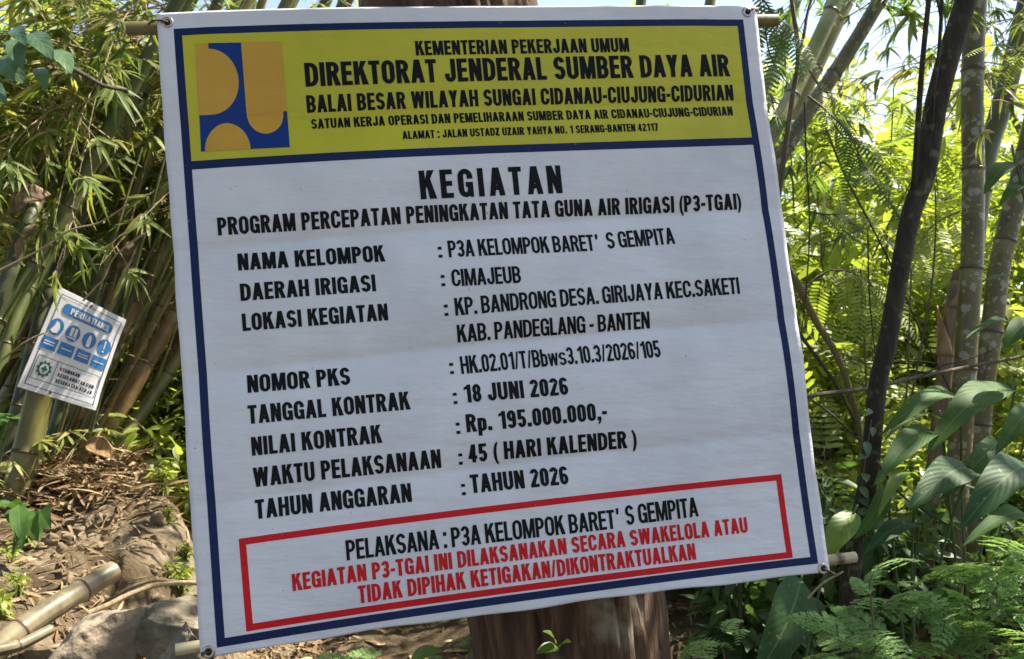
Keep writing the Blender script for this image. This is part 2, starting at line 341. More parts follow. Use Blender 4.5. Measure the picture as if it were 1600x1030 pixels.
def catmull(pts, n):
    """pts (k,m) -> (n,m)"""
    pts = np.asarray(pts, float); k = len(pts)
    if k == 2: 
        t = np.linspace(0, 1, n)[:, None]; return pts[0]*(1-t)+pts[1]*t
    q = np.vstack([2*pts[0]-pts[1], pts, 2*pts[-1]-pts[-2]])
    t = np.linspace(0, k-1-1e-9, n); i = t.astype(int); u = (t-i)[:, None]
    a, b, c, d = q[i], q[i+1], q[i+2], q[i+3]
    return .5*((2*b)+(-a+c)*u+(2*a-5*b+4*c-d)*u*u+(-a+3*b-3*c+d)*u**3)

def frames(p):
    T = np.gradient(p, axis=0); T /= np.linalg.norm(T, axis=1)[:, None]+1e-12
    ref = np.array([0, 0, 1.0]) if abs(T[:, 2]).mean() < .8 else np.array([0, 1.0, 0])
    A = np.cross(T, ref); A /= np.linalg.norm(A, axis=1)[:, None]+1e-12
    B = np.cross(A, T)
    return T, A, B

def tube(mb, p, r, seg=10, vv=None, mi=0, cap=True, rough=0, capmi=None):
    p = np.asarray(p, float); n = len(p); r = np.broadcast_to(np.asarray(r, float), (n,))
    T, A, B = frames(p); th = np.linspace(0, 2*math.pi, seg+1)
    rr = r[:, None]*np.ones((1, seg+1))
    if rough:
        ph = rng.uniform(0, 6.28, 6)
        s = np.cumsum(np.r_[0, np.linalg.norm(np.diff(p, axis=0), axis=1)])[:, None]
        rr = rr*(1+rough*(np.sin(3*th+ph[0]+s*2)+.7*np.sin(5*th+ph[1]-s*5)+.6*np.sin(2*th+ph[2]+s*9)+.4*np.sin(9*th+ph[3]+s*3)))
        rr[:, -1] = rr[:, 0]
    V = p[:, None]+rr[..., None]*(np.cos(th)[None, :, None]*A[:, None]+np.sin(th)[None, :, None]*B[:, None])
    if vv is None: vv = np.cumsum(np.r_[0, np.linalg.norm(np.diff(p, axis=0), axis=1)])
    UV = np.stack([np.broadcast_to(th/(2*math.pi), (n, seg+1)), np.broadcast_to(np.asarray(vv)[:, None], (n, seg+1))], -1)
    i = np.arange(n-1)[:, None]*(seg+1)+np.arange(seg)[None]
    Fq = np.stack([i, i+1, i+seg+2, i+seg+1], -1).reshape(-1, 4)
    mb.add(V.reshape(-1, 3), Fq, UV.reshape(-1, 2), mi)
    if cap:
        for e, fl in ((0, True), (n-1, False)):
            ring = V[e, :seg]; c = p[e]
            vs = np.vstack([ring, c]); fs = [(j, (j+1) % seg, seg) if not fl else ((j+1) % seg, j, seg) for j in range(seg)]
            mb.add(vs, fs, np.full((seg+1, 2), .37), capmi if capmi is not None else mi, smooth=False)

def norm(a): return a/(np.linalg.norm(a, axis=-1, keepdims=True)+1e-12)

PROF = {'lance': ([0, .12, .4, .72, 1], [.10, .85, 1, .55, .01]),
        'ovate': ([0, .12, .36, .68, 1], [.12, .8, 1, .62, .02]),
        'leaflet': ([0, .2, .75, 1], [.35, 1, .9, .15])}
def leaves(mb, base, dirv, nrm, L, W, prof='lance', droop=.25, fold=.25, mi=0):
    base = np.asarray(base, float); n = len(base)
    if n == 0: return
    D = norm(np.asarray(dirv, float)); Nn = np.asarray(nrm, float); Nn = norm(Nn-(Nn*D).sum(1, keepdims=True)*D)
    Sd = np.cross(D, Nn)
    t, wv = PROF[prof]; t = np.array(t); wv = np.array(wv); k = len(t)
    L = np.broadcast_to(L, (n,)); W = np.broadcast_to(W, (n,)); dr = np.broadcast_to(droop, (n,))
    cen = base[:, None]+D[:, None]*(L[:, None]*t)[..., None]-Nn[:, None]*(dr[:, None]*L[:, None]*t**2)[..., None]
    off = (W[:, None]*.5*wv)[..., None]
    lift = Nn[:, None]*off*fold
    V = np.stack([cen-Sd[:, None]*off+lift, cen, cen+Sd[:, None]*off+lift], 2)  # n,k,3,3
    uv = np.stack(np.broadcast_arrays(np.array([0, .5, 1])[None, None], t[None, :, None]*np.ones((n, 1, 1))), -1)
    b = (np.arange(n)*k*3)[:, None, None]; i = (np.arange(k-1)*3)[None, :, None]; j = np.arange(2)[None, None]
    q = b+i+j
    Fq = np.stack([q, q+1, q+4, q+3], -1).reshape(-1, 4)
    mb.add(V.reshape(-1, 3), Fq, uv.reshape(-1, 2), mi)

def rot_between(z):
    z = norm(np.asarray(z, float)); a = np.array([0, 0, 1.0]) if abs(z[2]) < .9 else np.array([1.0, 0, 0])
    x = norm(np.cross(a, z)); return x, np.cross(z, x), z

# ------------------------------------------------------------------ ground
def sst(a, b, x): 
    t = np.clip((x-a)/(b-a), 0, 1); return t*t*(3-2*t)
_ph = rng.uniform(0, 6.28, 24)
def wob(x, y, f): 
    return (np.sin(x*f+_ph[0]+1.7*np.sin(y*f*.7+_ph[1]))+np.sin(y*f*1.13+_ph[2]+1.3*np.sin(x*f*.8+_ph[3])))*.5
def gz(x, y):
    x = np.asarray(x, float); y = np.asarray(y, float)
    bx = sst(-.72, -1.45, x+.16*wob(x, y, 2.1)); ye = 2.95+(-.95-np.clip(x, -3.2, 9))*1.75; by = 1-.85*sst(ye, ye+.55, y+.06*wob(y, x, 5))
    fore = sst(1.2, 2.3, y)
    bank = bx*by*fore*(.44+.14*np.clip(y-2.4, 0, 2))
    far = np.clip(y-8, 0, 60)*.05
    return .22+bank+.035*wob(x, y, 3.3)+.018*wob(x, y, 8.7)+.010*wob(y, x, 19)+far+.15*wob(x, y, .35)*sst(5, 12, np.hypot(x, y))

def grid_axis(a, b, n, c, near):
    s = np.linspace(-1, 1, n); k = 5.4
    q = np.sinh(k*s)/np.sinh(k); return np.where(q < 0, c+q*(c-a), c+q*(b-c))
gx = grid_axis(-60, 60, 260, -.6, 1); gy = grid_axis(-40, 90, 280, 3.2, 1)
X, Y = np.meshgrid(gx, gy); Z = gz(X, Y)
near = (np.abs(X) < 4.5) & (Y > 1) & (Y < 8)
Z[near] += np.array([.05*mnoise.fractal(Vector((x*3.1, y*3.1, 5)), .8, 2.1, 6) for x, y in zip(X[near], Y[near])])
mb = MB(); n0, n1 = X.shape
i = np.arange(n0-1)[:, None]*n1+np.arange(n1-1)[None]
mb.add(np.stack([X, Y, Z], -1).reshape(-1, 3), np.stack([i, i+1, i+n1+1, i+n1], -1).reshape(-1, 4))
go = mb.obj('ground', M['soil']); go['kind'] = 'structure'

# ------------------------------------------------------------------ lettering
def make_font(w, h, kw):
    G = {}
    def Rc(x0, y0, x1, y1): return [(x0, y0), (x1, y0), (x1, y1), (x0, y1)]
    def Ar(cx, cy, rx, ry, a0, a1, ww=None, hh=None):
        ww = min(w if ww is None else ww, rx*.86); hh = min(h if hh is None else hh, ry*.8)
        n = max(4, int(abs(a1-a0)/15)); a = [R(a0+(a1-a0)*i/n) for i in range(n+1)]
        o = [(cx+rx*math.cos(t), cy+ry*math.sin(t)) for t in a]
        q = [(cx+(rx-ww)*math.cos(t), cy+(ry-hh)*math.sin(t)) for t in reversed(a)]
        return o+q
    def ring(x0, y0, x1, y1, ry):
        c = (x0+x1)/2; rx = (x1-x0)/2
        return [Ar(c, y1-ry, rx, ry, 0, 180), Ar(c, y0+ry, rx, ry, 180, 360), Rc(x0, y0+ry, x0+w, y1-ry), Rc(x1-w, y0+ry, x1, y1-ry)]
    def bowl(W, y0, y1, rxf=.5):
        ry = (y1-y0)/2; rx = W*rxf; yc = (y0+y1)/2
        return [Rc(w, y1-h, W-rx, y1), Rc(w, y0, W-rx, y0+h), Ar(W-rx, yc, rx, ry, -90, 0), Ar(W-rx, yc, rx, ry, 0, 90)]
    E = .50*kw; O = .60*kw; W = O; c = O/2
    G['O'] = (ring(0, 0, O, 1, .29), O)
    t = [Ar(c, .71, c, .29, 0, 180), Ar(c, .29, c, .29, 180, 360), Rc(0, .29, w, .71)]
    G['C'] = (t+[Rc(W-w, .64, W, .71), Rc(W-w, .29, W, .37)], W)
    G['G'] = (t+[Rc(W-w, .64, W, .71), Rc(W-w, .2, W, .53), Rc(c*1.02, .53-h, W, .53), Rc(W-w*.62, 0, W, .3)], W)
    D = .60*kw; rx = D*.6
    G['D'] = ([Rc(0, 0, w, 1), Rc(w, 1-h, D-rx, 1), Rc(w, 0, D-rx, h), Ar(D-rx, .66, rx, .34, 0, 90), Ar(D-rx, .34, rx, .34, 270, 360), Rc(D-w, .34, D, .66)], D)
    B = .59*kw
    G['B'] = ([Rc(0, 0, w, 1)]+bowl(B*.97, .5-h/2, 1)+bowl(B, 0, .5+h/2), B)
    Pw = .56*kw
    G['P'] = ([Rc(0, 0, w, 1)]+bowl(Pw, .40, 1), Pw)
    Rw = .60*kw
    G['R'] = ([Rc(0, 0, w, 1)]+bowl(Rw*.97, .44, 1)+[[(Rw-w*1.05, 0), (Rw+.02, 0), (Rw*.74, .5), (Rw*.74-w*1.0, .5)]], Rw)
    A = .64*kw; a = A/2; tw = w*.56
    G['A'] = ([[(0, 0), (w*.98, 0), (a+tw, 1), (a-tw, 1)], [(A-w*.98, 0), (A, 0), (a+tw, 1), (a-tw, 1)], Rc(A*.2, .2, A*.8, .2+h*.9)], A)
    G['E'] = ([Rc(0, 0, w, 1), Rc(w, 0, E, h), Rc(w, 1-h, E, 1), Rc(w, .5-h*.45, E*.94, .5+h*.55)], E)
    G['H'] = ([Rc(0, 0, w, 1), Rc(O-w, 0, O, 1), Rc(w, .5-h*.45, O-w, .5+h*.55)], O)
    G['I'] = ([Rc(0, 0, w, 1)], w)
    J = .53*kw; j = J/2
    G['J'] = ([Rc(J-w, .26, J, 1), Ar(j, .26, j, .26, 180, 360), Rc(0, .26, w, .36)], J)
    K = .62*kw
    G['K'] = ([Rc(0, 0, w, 1), [(w*.9, .30), (K-.01, 1), (K-w*1.25, 1), (w*.9, .60)], [(K-w*1.15, 0), (K+.03, 0), (w+(K-w)*.52, .70), (w+(K-w)*.12, .48)]], K)
    Lw = .48*kw
    G['L'] = ([Rc(0, 0, w, 1), Rc(w, 0, Lw, h)], Lw)
    Mw = .78*kw; m = Mw/2; q = w*.92
    G['M'] = ([Rc(0, 0, q, 1), Rc(Mw-q, 0, Mw, 1), [(0, 1), (w*1.2, 1), (m+w*.38, 0), (m-w*.38, 0)], [(Mw-w*1.2, 1), (Mw, 1), (m+w*.38, 0), (m-w*.38, 0)]], Mw)
    G['N'] = ([Rc(0, 0, q, 1), Rc(O-q, 0, O, 1), [(0, 1), (w*1.08, 1), (O, 0), (O-w*1.08, 0)]], O)
    G['T'] = ([Rc(.26*kw-w/2, 0, .26*kw+w/2, 1), Rc(0, 1-h, .52*kw, 1)], .52*kw)
    G['U'] = ([Rc(0, .28, w, 1), Rc(O-w, .28, O, 1), Ar(c, .28, c, .28, 180, 360)], O)
    Ww = .88*kw; x1 = Ww*.27; x2 = Ww*.5; x3 = Ww*.73; hw = w*.48
    def vs(xa, xb): return [(xa-hw, 1), (xa+hw, 1), (xb+hw, 0), (xb-hw, 0)]
    G['W'] = ([vs(hw, x1), vs(x2, x1), vs(x2, x3), vs(Ww-hw, x3)], Ww)
    Yw = .60*kw; y = Yw/2
    G['Y'] = ([[(0, 1), (w*1.08, 1), (y+w/2, .4), (y-w/2, .4)], [(Yw-w*1.08, 1), (Yw, 1), (y+w/2, .4), (y-w/2, .4)], Rc(y-w/2, 0, y+w/2, .42)], Yw)
    Z = .52*kw
    G['Z'] = ([Rc(0, 0, Z, h), Rc(0, 1-h, Z, 1), [(0, h*.9), (w*1.3, h*.9), (Z, 1-h*.9), (Z-w*1.3, 1-h*.9)]], Z)
    Sw = .57*kw; s = Sw/2; ry = .25+h/4
    def Sg(k=1.0): return [[(x, yy*k) for x, yy in pl] for pl in (Ar(s, 1-ry, s, ry, 12, 270), Ar(s, ry, s, ry, -168, 90))]
    G['S'] = (Sg(), Sw)
    n = .53*kw; nn = n/2
    G['0'] = (ring(0, 0, n, 1, .27), n)
    G['1'] = ([Rc(n*.42, 0, n*.42+w, 1), [(n*.08, .70), (n*.42+.01, .76), (n*.42+w*.6, 1), (n*.42, 1-.07), (n*.08, .70+h*.9)]], n*.42+w)
    G['2'] = ([Ar(nn, 1-.27, nn, .27, 0, 172), Rc(0, 0, n, h), [(0, h*.85), (w*1.25, h*.85), (n, .74), (n-w, .70)]], n)
    G['3'] = ([Ar(nn, 1-ry, nn, ry, -90, 165), Ar(nn, ry, nn, ry, -165, 90), Rc(nn*.62, .5-h/2, nn, .5+h/2)], n)
    v4 = n*.62
    G['4'] = ([Rc(v4-w/2, 0, v4+w/2, 1), Rc(0, .2, n, .2+h), [(0, .2+h*.3), (w*.9, .2+h*.3), (v4, .88), (v4, 1), (v4-w*.55, 1)]], n)
    G['5'] = ([Rc(n*.06, 1-h, n*.95, 1), Rc(n*.06, .44, n*.06+w, 1), Ar(nn, .32, nn, .32, -165, 130)], n)
    six = [Ar(nn, .73, nn, .27, 15, 180), Rc(0, .3, w, .73)]+[Ar(nn, .305, nn, .305, 0, 180), Ar(nn, .305, nn, .305, 180, 360)]
    G['6'] = (six, n)
    G['7'] = ([Rc(0, 1-h, n, 1), [(n*.15, 0), (n*.15+w*1.1, 0), (n, 1-h*.9), (n-w*1.15, 1-h*.9)]], n)
    G['8'] = ([Ar(nn, 1-ry, nn*.94, ry, 0, 180), Ar(nn, 1-ry, nn*.94, ry, 180, 360), Ar(nn, ry, nn, ry, 0, 180), Ar(nn, ry, nn, ry, 180, 360)], n)
    G['9'] = ([[(n-x, 1-yy) for x, yy in pl] for pl in six], n)
    lo = .52*kw
    G['b'] = ([Rc(0, 0, w, 1)]+ring(0, 0, lo, .74, .22), lo)
    G['p'] = ([Rc(0, -.25, w, .73)]+ring(0, 0, lo, .74, .22), lo)
    G['s'] = (Sg(.74), Sw)
    G['w'] = ([[(x*.88, yy*.73) for x, yy in pl] for pl in G['W'][0]], Ww*.88)
    G['.'] = ([Rc(0, 0, w*1.05, w*1.0)], w*1.05)
    G[','] = ([Rc(0, 0, w*1.05, w), [(w*.45, 0), (w*1.05, 0), (w*.55, -w*.85), (w*.1, -w*.85)]], w*1.05)
    G[':'] = ([Rc(0, 0, w*1.05, w), Rc(0, .62, w*1.05, .62+w)], w*1.05)
    G['-'] = ([Rc(0, .32, .30*kw, .32+h*1.05)], .30*kw)
    G['/'] = ([[(0, 0), (w*.7, 0), (.34*kw, 1), (.34*kw-w*.7, 1)]], .34*kw)
    G["'"] = ([[(w*.1, .68), (w*.7, .68), (w*.95, 1), (0, 1)]], w)
    G['!'] = ([Rc(0, 0, w*1.05, w), [(w*.2, .28), (w*.85, .28), (w*1.05, 1), (0, 1)]], w*1.05)
    pr = .26*kw
    G['('] = ([Ar(pr*1.5, .40, pr*1.5, .70, 115, 245, w*.8, w*.35)], pr)
    G[')'] = ([[(pr-x, yy) for x, yy in pl] for pl in G['('][0]], pr)
    return G
FONT = {'heavy': make_font(.225, .175, .98), 'light': make_font(.195, .15, 1.0)}
_gc = {}
def glyph(font, ch):
    if (font, ch) in _gc: return _gc[font, ch]
    polys, adv = FONT[font][ch]
    v = []; f = []
    for pl in polys:
        area = sum(pl[i-1][0]*pl[i][1]-pl[i][0]*pl[i-1][1] for i in range(len(pl)))
        if area < 0: pl = pl[::-1]
        f.append(list(range(len(v), len(v)+len(pl)))); v += [Vector(p) for p in pl]
    vo, _, fo, _, _, of = delaunay_2d_cdt(v, [], f, 0, 1e-5)
    V = np.array([tuple(p) for p in vo]); T = [tuple(q) for q, o in zip(fo, of) if o]
    _gc[font, ch] = (V, T, adv); return _gc[font, ch]

def text_uv(txt, font, a, b, cap, space=.26, track=.085):
    """text from point a to point b (uv, v down), cap = height vector in uv -> list of (V2, faces)"""
    x = 0; items = []
    for ch in txt:
        if ch == ' ': x += space; continue
        V, T, adv = glyph(font, ch); items.append((x, V, T)); x += adv+track
    tot = x-track; a = np.array(a); b = np.array(b); cap = np.array(cap)
    return [(a+((V[:, :1]+x0)/tot)*(b-a)+V[:, 1:]*cap, T) for x0, V, T in items]

def poly_uv(pl, seg=None):
    """triangulated polygon in uv, subdivided by a grid when seg is given"""
    v = [Vector(p) for p in pl]
    vo, _, fo, _, _, of = delaunay_2d_cdt(v, [], [list(range(len(v)))], 0, 1e-6)
    return (np.array([tuple(p) for p in vo]), [tuple(q) for q, o in zip(fo, of) if o])

def quad_uv(p00, p10, p11, p01, nu, nv):
    s, t = np.meshgrid(np.linspace(0, 1, nu+1), np.linspace(0, 1, nv+1)); s = s.ravel()[:, None]; t = t.ravel()[:, None]
    p00, p10, p11, p01 = map(np.array, (p00, p10, p11, p01))
    V = (p00*(1-s)+p10*s)*(1-t)+(p01*(1-s)+p11*s)*t
    f = [(j*(nu+1)+i, j*(nu+1)+i+1, (j+1)*(nu+1)+i+1, (j+1)*(nu+1)+i) for j in range(nv) for i in range(nu)]
    return V, f

# ------------------------------------------------------------------ the banner: a plane found from its navy frame
FR = np.array([[272, 47], [1160, 32], [1280, 881], [339, 1012]], float)
def homog(src, dst):
    A = []
    for (x, y), (u, v) in zip(src, dst):
        A.append([x, y, 1, 0, 0, 0, -u*x, -u*y, -u]); A.append([0, 0, 0, x, y, 1, -v*x, -v*y, -v])
    h = np.linalg.svd(np.array(A))[2][-1].reshape(3, 3); return h/h[2, 2]
H = homog([(0, 0), (1, 0), (1, 1), (0, 1)], FR-[CX, CY]); Hi = np.linalg.inv(H)
Kh = np.diag([1/F, 1/F, 1])@H; FW = 1.10
k_ = FW/np.linalg.norm(Kh[:, 0])
cam2w = lambda c: np.array([c[0], c[2], EYE-c[1]])
O_ = Kh[:, 2]*k_; eU = Kh[:, 0]*k_; eV = Kh[:, 1]*k_
wd = lambda c: np.array([c[0], c[2], -c[1]])
BO, BU, BV = cam2w(O_), wd(eU), wd(eV)
BN = norm(np.cross(BV, BU)); 
if BN[1] > 0: BN = -BN
bulge = lambda u: .0062*4*np.clip(u, -.05, 1.05)*(1-np.clip(u, -.05, 1.05))
CREASE = [.163, .3675, .572, .7765]
def relief(u, v):
    z = np.zeros_like(u)
    for k, c in enumerate(CREASE):
        cc = c-.012*(u-.5)
        z = z-(.016 if k in (1, 2) else .0095)*np.exp(-(np.sqrt((v-cc)**2+.003**2)-.003)/.037)*(.85+.15*np.sin(u*9+k))*(.25+.75*np.clip(np.minimum(u+.03, 1.03-u)/.2, 0, 1))
    for c, s in ((.055, 1), (.955, -1), (.5, .6)):
        z = z+.0011*s*np.exp(-(np.sqrt((u-c-.01*np.sin(v*5))**2+.005**2)-.005)/.02)
    z = z+.0035*np.sin(v*8.5+u*2.1+1)+.0025*np.sin(u*7.3-v*3+.4)+.0014*np.sin(v*17+u*9)*np.exp(-((u-1.0)/.16)**2)+.0014*np.sin(v*21+u*5)*np.exp(-((u-0.0)/.12)**2)
    return z
def bpos(uv, off=0.0):
    uv = np.asarray(uv, float); u, v = uv[:, 0], uv[:, 1]
    return BO+u[:, None]*BU+(v-bulge(u))[:, None]*BV+(relief(u, v)+off)[:, None]*BN
def uvp(x, y):
    q = Hi@np.array([x-CX, y-CY, 1]); u, v = q[0]/q[2], q[1]/q[2]
    return np.array([u, v+bulge(np.array(u))])
banner = thing('banner', 'large white vinyl project banner with yellow header, stretched between two bamboo poles', 'banner', BO+.5*BU+1.03*BV)
sh = [uvp(244, 22), uvp(1179, 11.5), uvp(1298.5, 894), uvp(314, 1028)]
s, t = np.meshgrid(np.linspace(0, 1, 141), np.linspace(0, 1, 321))
UV = ((sh[0]*(1-s[..., None])+sh[1]*s[..., None])*(1-t[..., None])+(sh[3]*(1-s[..., None])+sh[2]*s[..., None])*t[..., None])
# the loose edges are a little wavy
UV[..., 1] += (.0013*np.sin(s*17)+.0009*np.sin(s*39+1))*np.clip((t-.97)/.03, 0, 1)
UV[..., 0] += (.0006*np.sin(t*23)+.0005*np.sin(t*51))*(np.clip((.03-s)/.03, 0, 1)+np.clip((s-.97)/.03, 0, 1))
mb = MB(); i = np.arange(320)[:, None]*141+np.arange(140)[None]
mb.add(bpos(UV.reshape(-1, 2)), np.stack([i, i+1, i+142, i+141], -1).reshape(-1, 4), UV.reshape(-1, 2))
so = mb.obj('sheet', M['vinyl'], banner)
md = so.modifiers.new('thickness', 'SOLIDIFY'); md.thickness = .0012; md.offset = 0

def grid_cut(V, T, st):
    bm = bmesh.new(); vs = [bm.verts.new((p[0], p[1], 0)) for p in V]
    for q in T:
        try: bm.faces.new([vs[k] for k in q])
        except ValueError: pass
    for ax_ in (0, 1):
        for c in np.arange(math.ceil(V[:, ax_].min()/st)*st, V[:, ax_].max(), st):
            co = [0, 0, 0]; co[ax_] = c; no = [0, 0, 0]; no[ax_] = 1
            bmesh.ops.bisect_plane(bm, geom=bm.verts[:]+bm.edges[:]+bm.faces[:], plane_co=co, plane_no=no)
    bm.verts.index_update()
    r_ = np.array([v.co[:2] for v in bm.verts]), [tuple(v.index for v in f.verts) for f in bm.faces]
    bm.free(); return r_
def cut_rows(V, T):
    """slice a uv triangle mesh at the crease rows so it follows them"""
    bm = bmesh.new(); vs = [bm.verts.new((p[0], p[1], 0)) for p in V]
    for q in T:
        try: bm.faces.new([vs[k] for k in q])
        except ValueError: pass
    lo, hi = V[:, 1].min(), V[:, 1].max()
    for c in CREASE:
        for d in (-.06, -.04, -.026, -.016, -.008, -.003, 0, .003, .008, .016, .026, .04, .06):
            if lo < c+d < hi:
                bmesh.ops.bisect_plane(bm, geom=bm.verts[:]+bm.edges[:]+bm.faces[:], plane_co=(0, c+d, 0), plane_no=(0, 1, 0))
    bm.verts.index_update()
    V2 = np.array([v.co[:2] for v in bm.verts]); T2 = [tuple(v.index for v in f.verts) for f in bm.faces]
    bm.free(); return V2, T2

def printed(name, pieces, mat, off, label=None, cut=True):
    mb = MB()
    for V, T in pieces:
        if cut: V, T = cut_rows(np.asarray(V), T)
        mb.add(bpos(V, off), T, V, smooth=False)
    o = mb.obj(name, M[mat], banner)
    if label: o['label'] = label
    return o

# yellow header, navy frame and divider
hd = [uvp(282, 60), uvp(1153, 42), uvp(1176, 217), uvp(293, 251)]
tl, tr, br, bl = np.array([0, 0]), np.array([1, 0]), np.array([1, 1]), np.array([0, 1])
fw = .0125
dv0, dv1 = (uvp(293, 250)[1]+uvp(1177, 216)[1])/2, (uvp(293, 263)[1]+uvp(1178, 228)[1])/2
printed('header_panel', [quad_uv((fw, fw), (1-fw, fw), (1-fw, dv0), (fw, dv0), 180, 70)], 'yellow', .0007, cut=False)
printed('border', [quad_uv((0, 0), (1, 0), (1, fw), (0, fw), 80, 1), quad_uv((0, 1-fw), (1, 1-fw), (1, 1), (0, 1), 80, 1),
                   quad_uv((0, fw), (fw, fw), (fw, 1-fw), (0, 1-fw), 1, 310), quad_uv((1-fw, fw), (1, fw), (1, 1-fw), (1-fw, 1-fw), 1, 310),
                   quad_uv((fw, dv0), (1-fw, dv0), (1-fw, dv1), (fw, dv1), 80, 1)], 'navy', .0009, cut=False)
# red box
rb = [uvp(373, 842), uvp(1223, 741), uvp(1241, 872), uvp(385, 987)]
def inset(q, d):
    c = sum(q)/4; return [p+np.sign(c-p)*np.array([d, d]) for p in q]
ri = inset(rb, .0105)
printed('warning_box', [quad_uv(rb[k], rb[(k+1) % 4], ri[(k+1) % 4], ri[k], 90, 1) for k in range(4)], 'red', .0009, cut=False)

# emblem
em = [uvp(306.5, 71), uvp(440, 67.5), uvp(453, 230), uvp(314, 237)]
def ev(u, v): 
    return (em[0]*(1-u)+em[1]*u)*(1-v)+(em[3]*(1-u)+em[2]*u)*v
printed('emblem_ground', [quad_uv(ev(.0, .0), ev(1, 0), ev(1, 1), ev(0, 1), 50, 50)], 'blue', .0011, cut=False)
def arc(cx, cy, rx, ry, a0, a1, n=20): return [(cx+rx*math.cos(R(a0+(a1-a0)*i/n)), cy+ry*math.sin(R(a0+(a1-a0)*i/n))) for i in range(n+1)]
sh1 = [(0, 0), (.145, 0), (.145, .055)]+arc(.145, .36, .325, .305, -85, 85)+[(.10, .665), (0, .665)]
sh2 = [(.525, 0), (1.0, 0), (1.0, .655), (.955, .655)]+arc(.745, .665, .21, .195, 0, 180)
sh3 = arc(.30, 1.0, .255, .255, 180, 360)
printed('emblem_shape', [grid_cut(*poly_uv([tuple(ev(*p)) for p in q]), .01) for q in (sh1, sh2, sh3)], 'orange', .0015, cut=False)

LINES = [  # text, font, start baseline px, end baseline px, cap height px, ink
 ('KEMENTERIAN PEKERJAAN UMUM', 'heavy', (650, 88), (984, 81), 22, 'black'),
 ('DIREKTORAT JENDERAL SUMBER DAYA AIR', 'heavy', (478, 137), (1142, 118.5), 35, 'black'),
 ('BALAI BESAR WILAYAH SUNGAI CIDANAU-CIUJUNG-CIDURIAN', 'heavy', (480, 176), (1149, 155), 25, 'black'),
 ('SATUAN KERJA OPERASI DAN PEMELIHARAAN SUMBER DAYA AIR CIDANAU-CIUJUNG-CIDURIAN', 'heavy', (487, 201), (1147.5, 179), 15.5, 'black'),
 ('ALAMAT : JALAN USTADZ UZAIR YAHYA NO. 1 SERANG-BANTEN 42117', 'heavy', (629.5, 217.5), (1031, 202.5), 12.5, 'black'),
 ('KEGIATAN', 'heavy', (658, 311), (881, 300), 44, 'black'),
 ('PROGRAM PERCEPATAN PENINGKATAN TATA GUNA AIR IRIGASI (P3-TGAI)', 'heavy', (340.5, 367), (1161, 326), 26, 'black'),
 ('NAMA KELOMPOK', 'heavy', (372, 422), (602, 408), 27, 'black'), (':', 'heavy', (686, 402.5), (692, 402.2), 21, 'black'),
 ('P3A KELOMPOK BARET', 'light', (702, 402), (931, 391), 27, 'black'), ("'", 'light', (934, 391), (939, 391), 27, 'black'), ('S GEMPITA', 'light', (951, 388), (1057, 380), 27, 'black'),
 ('DAERAH IRIGASI', 'heavy', (376, 470), (588, 455), 27, 'black'), (':', 'heavy', (690, 447.5), (696, 447.2), 21, 'black'),
 ('CIMAJEUB', 'light', (707, 448), (815, 442), 27, 'black'),
 ('LOKASI KEGIATAN', 'heavy', (379, 517), (607, 500.5), 27, 'black'), (':', 'heavy', (695, 494), (701, 493.6), 21, 'black'),
 ('KP. BANDRONG DESA. GIRIJAYA KEC.SAKETI', 'light', (712, 493.5), (1157, 459), 27, 'black'),
 ('KAB. PANDEGLANG - BANTEN', 'light', (716, 535), (1019, 512), 27, 'black'),
 ('NOMOR PKS', 'heavy', (387, 614), (548, 601), 28, 'black'), (':', 'heavy', (703.5, 585), (709.5, 584.5), 21, 'black'),
 ('HK.02.01/T/Bbws3.10.3/2026/105', 'light', (721, 585), (1034, 558), 28, 'black'),
 ('TANGGAL KONTRAK', 'heavy', (388.5, 663), (641, 640), 29, 'black'), (':', 'heavy', (708.5, 632), (714.5, 631.5), 21, 'black'),
 ('18 JUNI 2026', 'heavy', (725, 630), (888, 617), 28, 'black'),
 ('NILAI KONTRAK', 'heavy', (394, 712.5), (597, 692), 29, 'black'), (':', 'heavy', (713, 678.5), (719, 678), 21, 'black'),
 ('Rp. 195.000.000,-', 'heavy', (729, 676), (949, 656), 28, 'black'),
 ('WAKTU PELAKSANAAN', 'heavy', (397, 761.5), (690, 731), 30, 'black'), (':', 'heavy', (717.5, 726.5), (723.5, 726), 21, 'black'),
 ('45 ( HARI KALENDER )', 'heavy', (733, 723.5), (997, 699), 28, 'black'),
 ('TAHUN ANGGARAN', 'heavy', (400, 811.5), (644, 784), 30, 'black'), (':', 'heavy', (722, 774), (728, 773.5), 21, 'black'),
 ('TAHUN 2026', 'heavy', (736.5, 771), (889, 756.5), 29, 'black'),
 ('PELAKSANA : P3A KELOMPOK BARET', 'light', (542, 876), (962, 826), 31, 'black'), ("'", 'light', (965, 825), (970, 824.5), 31, 'black'), ('S GEMPITA', 'light', (979, 821), (1093, 807), 31, 'black'),
 ('KEGIATAN P3-TGAI INI DILAKSANAKAN SECARA SWAKELOLA ATAU', 'heavy', (457.5, 924), (1171, 832.5), 26, 'red'),
 ('TIDAK DIPIHAK KETIGAKAN/DIKONTRAKTUALKAN', 'heavy', (561, 943.5), (1089, 874.5), 27, 'red'),
]
for txt, fnt, a, b, cap, ink in LINES:
    ua, ub = uvp(*a), uvp(*b); um = uvp((a[0]+b[0])/2, (a[1]+b[1])/2-cap)-uvp((a[0]+b[0])/2, (a[1]+b[1])/2)
    kw = dict(space=.30, track=.075)
    if txt == 'KEGIATAN': kw = dict(track=.20)
    if fnt == 'light': kw = dict(space=.24, track=.05)
    printed('lettering', text_uv(txt, fnt, ua, ub, (0.0, um[1]), **kw), ink, .0013)

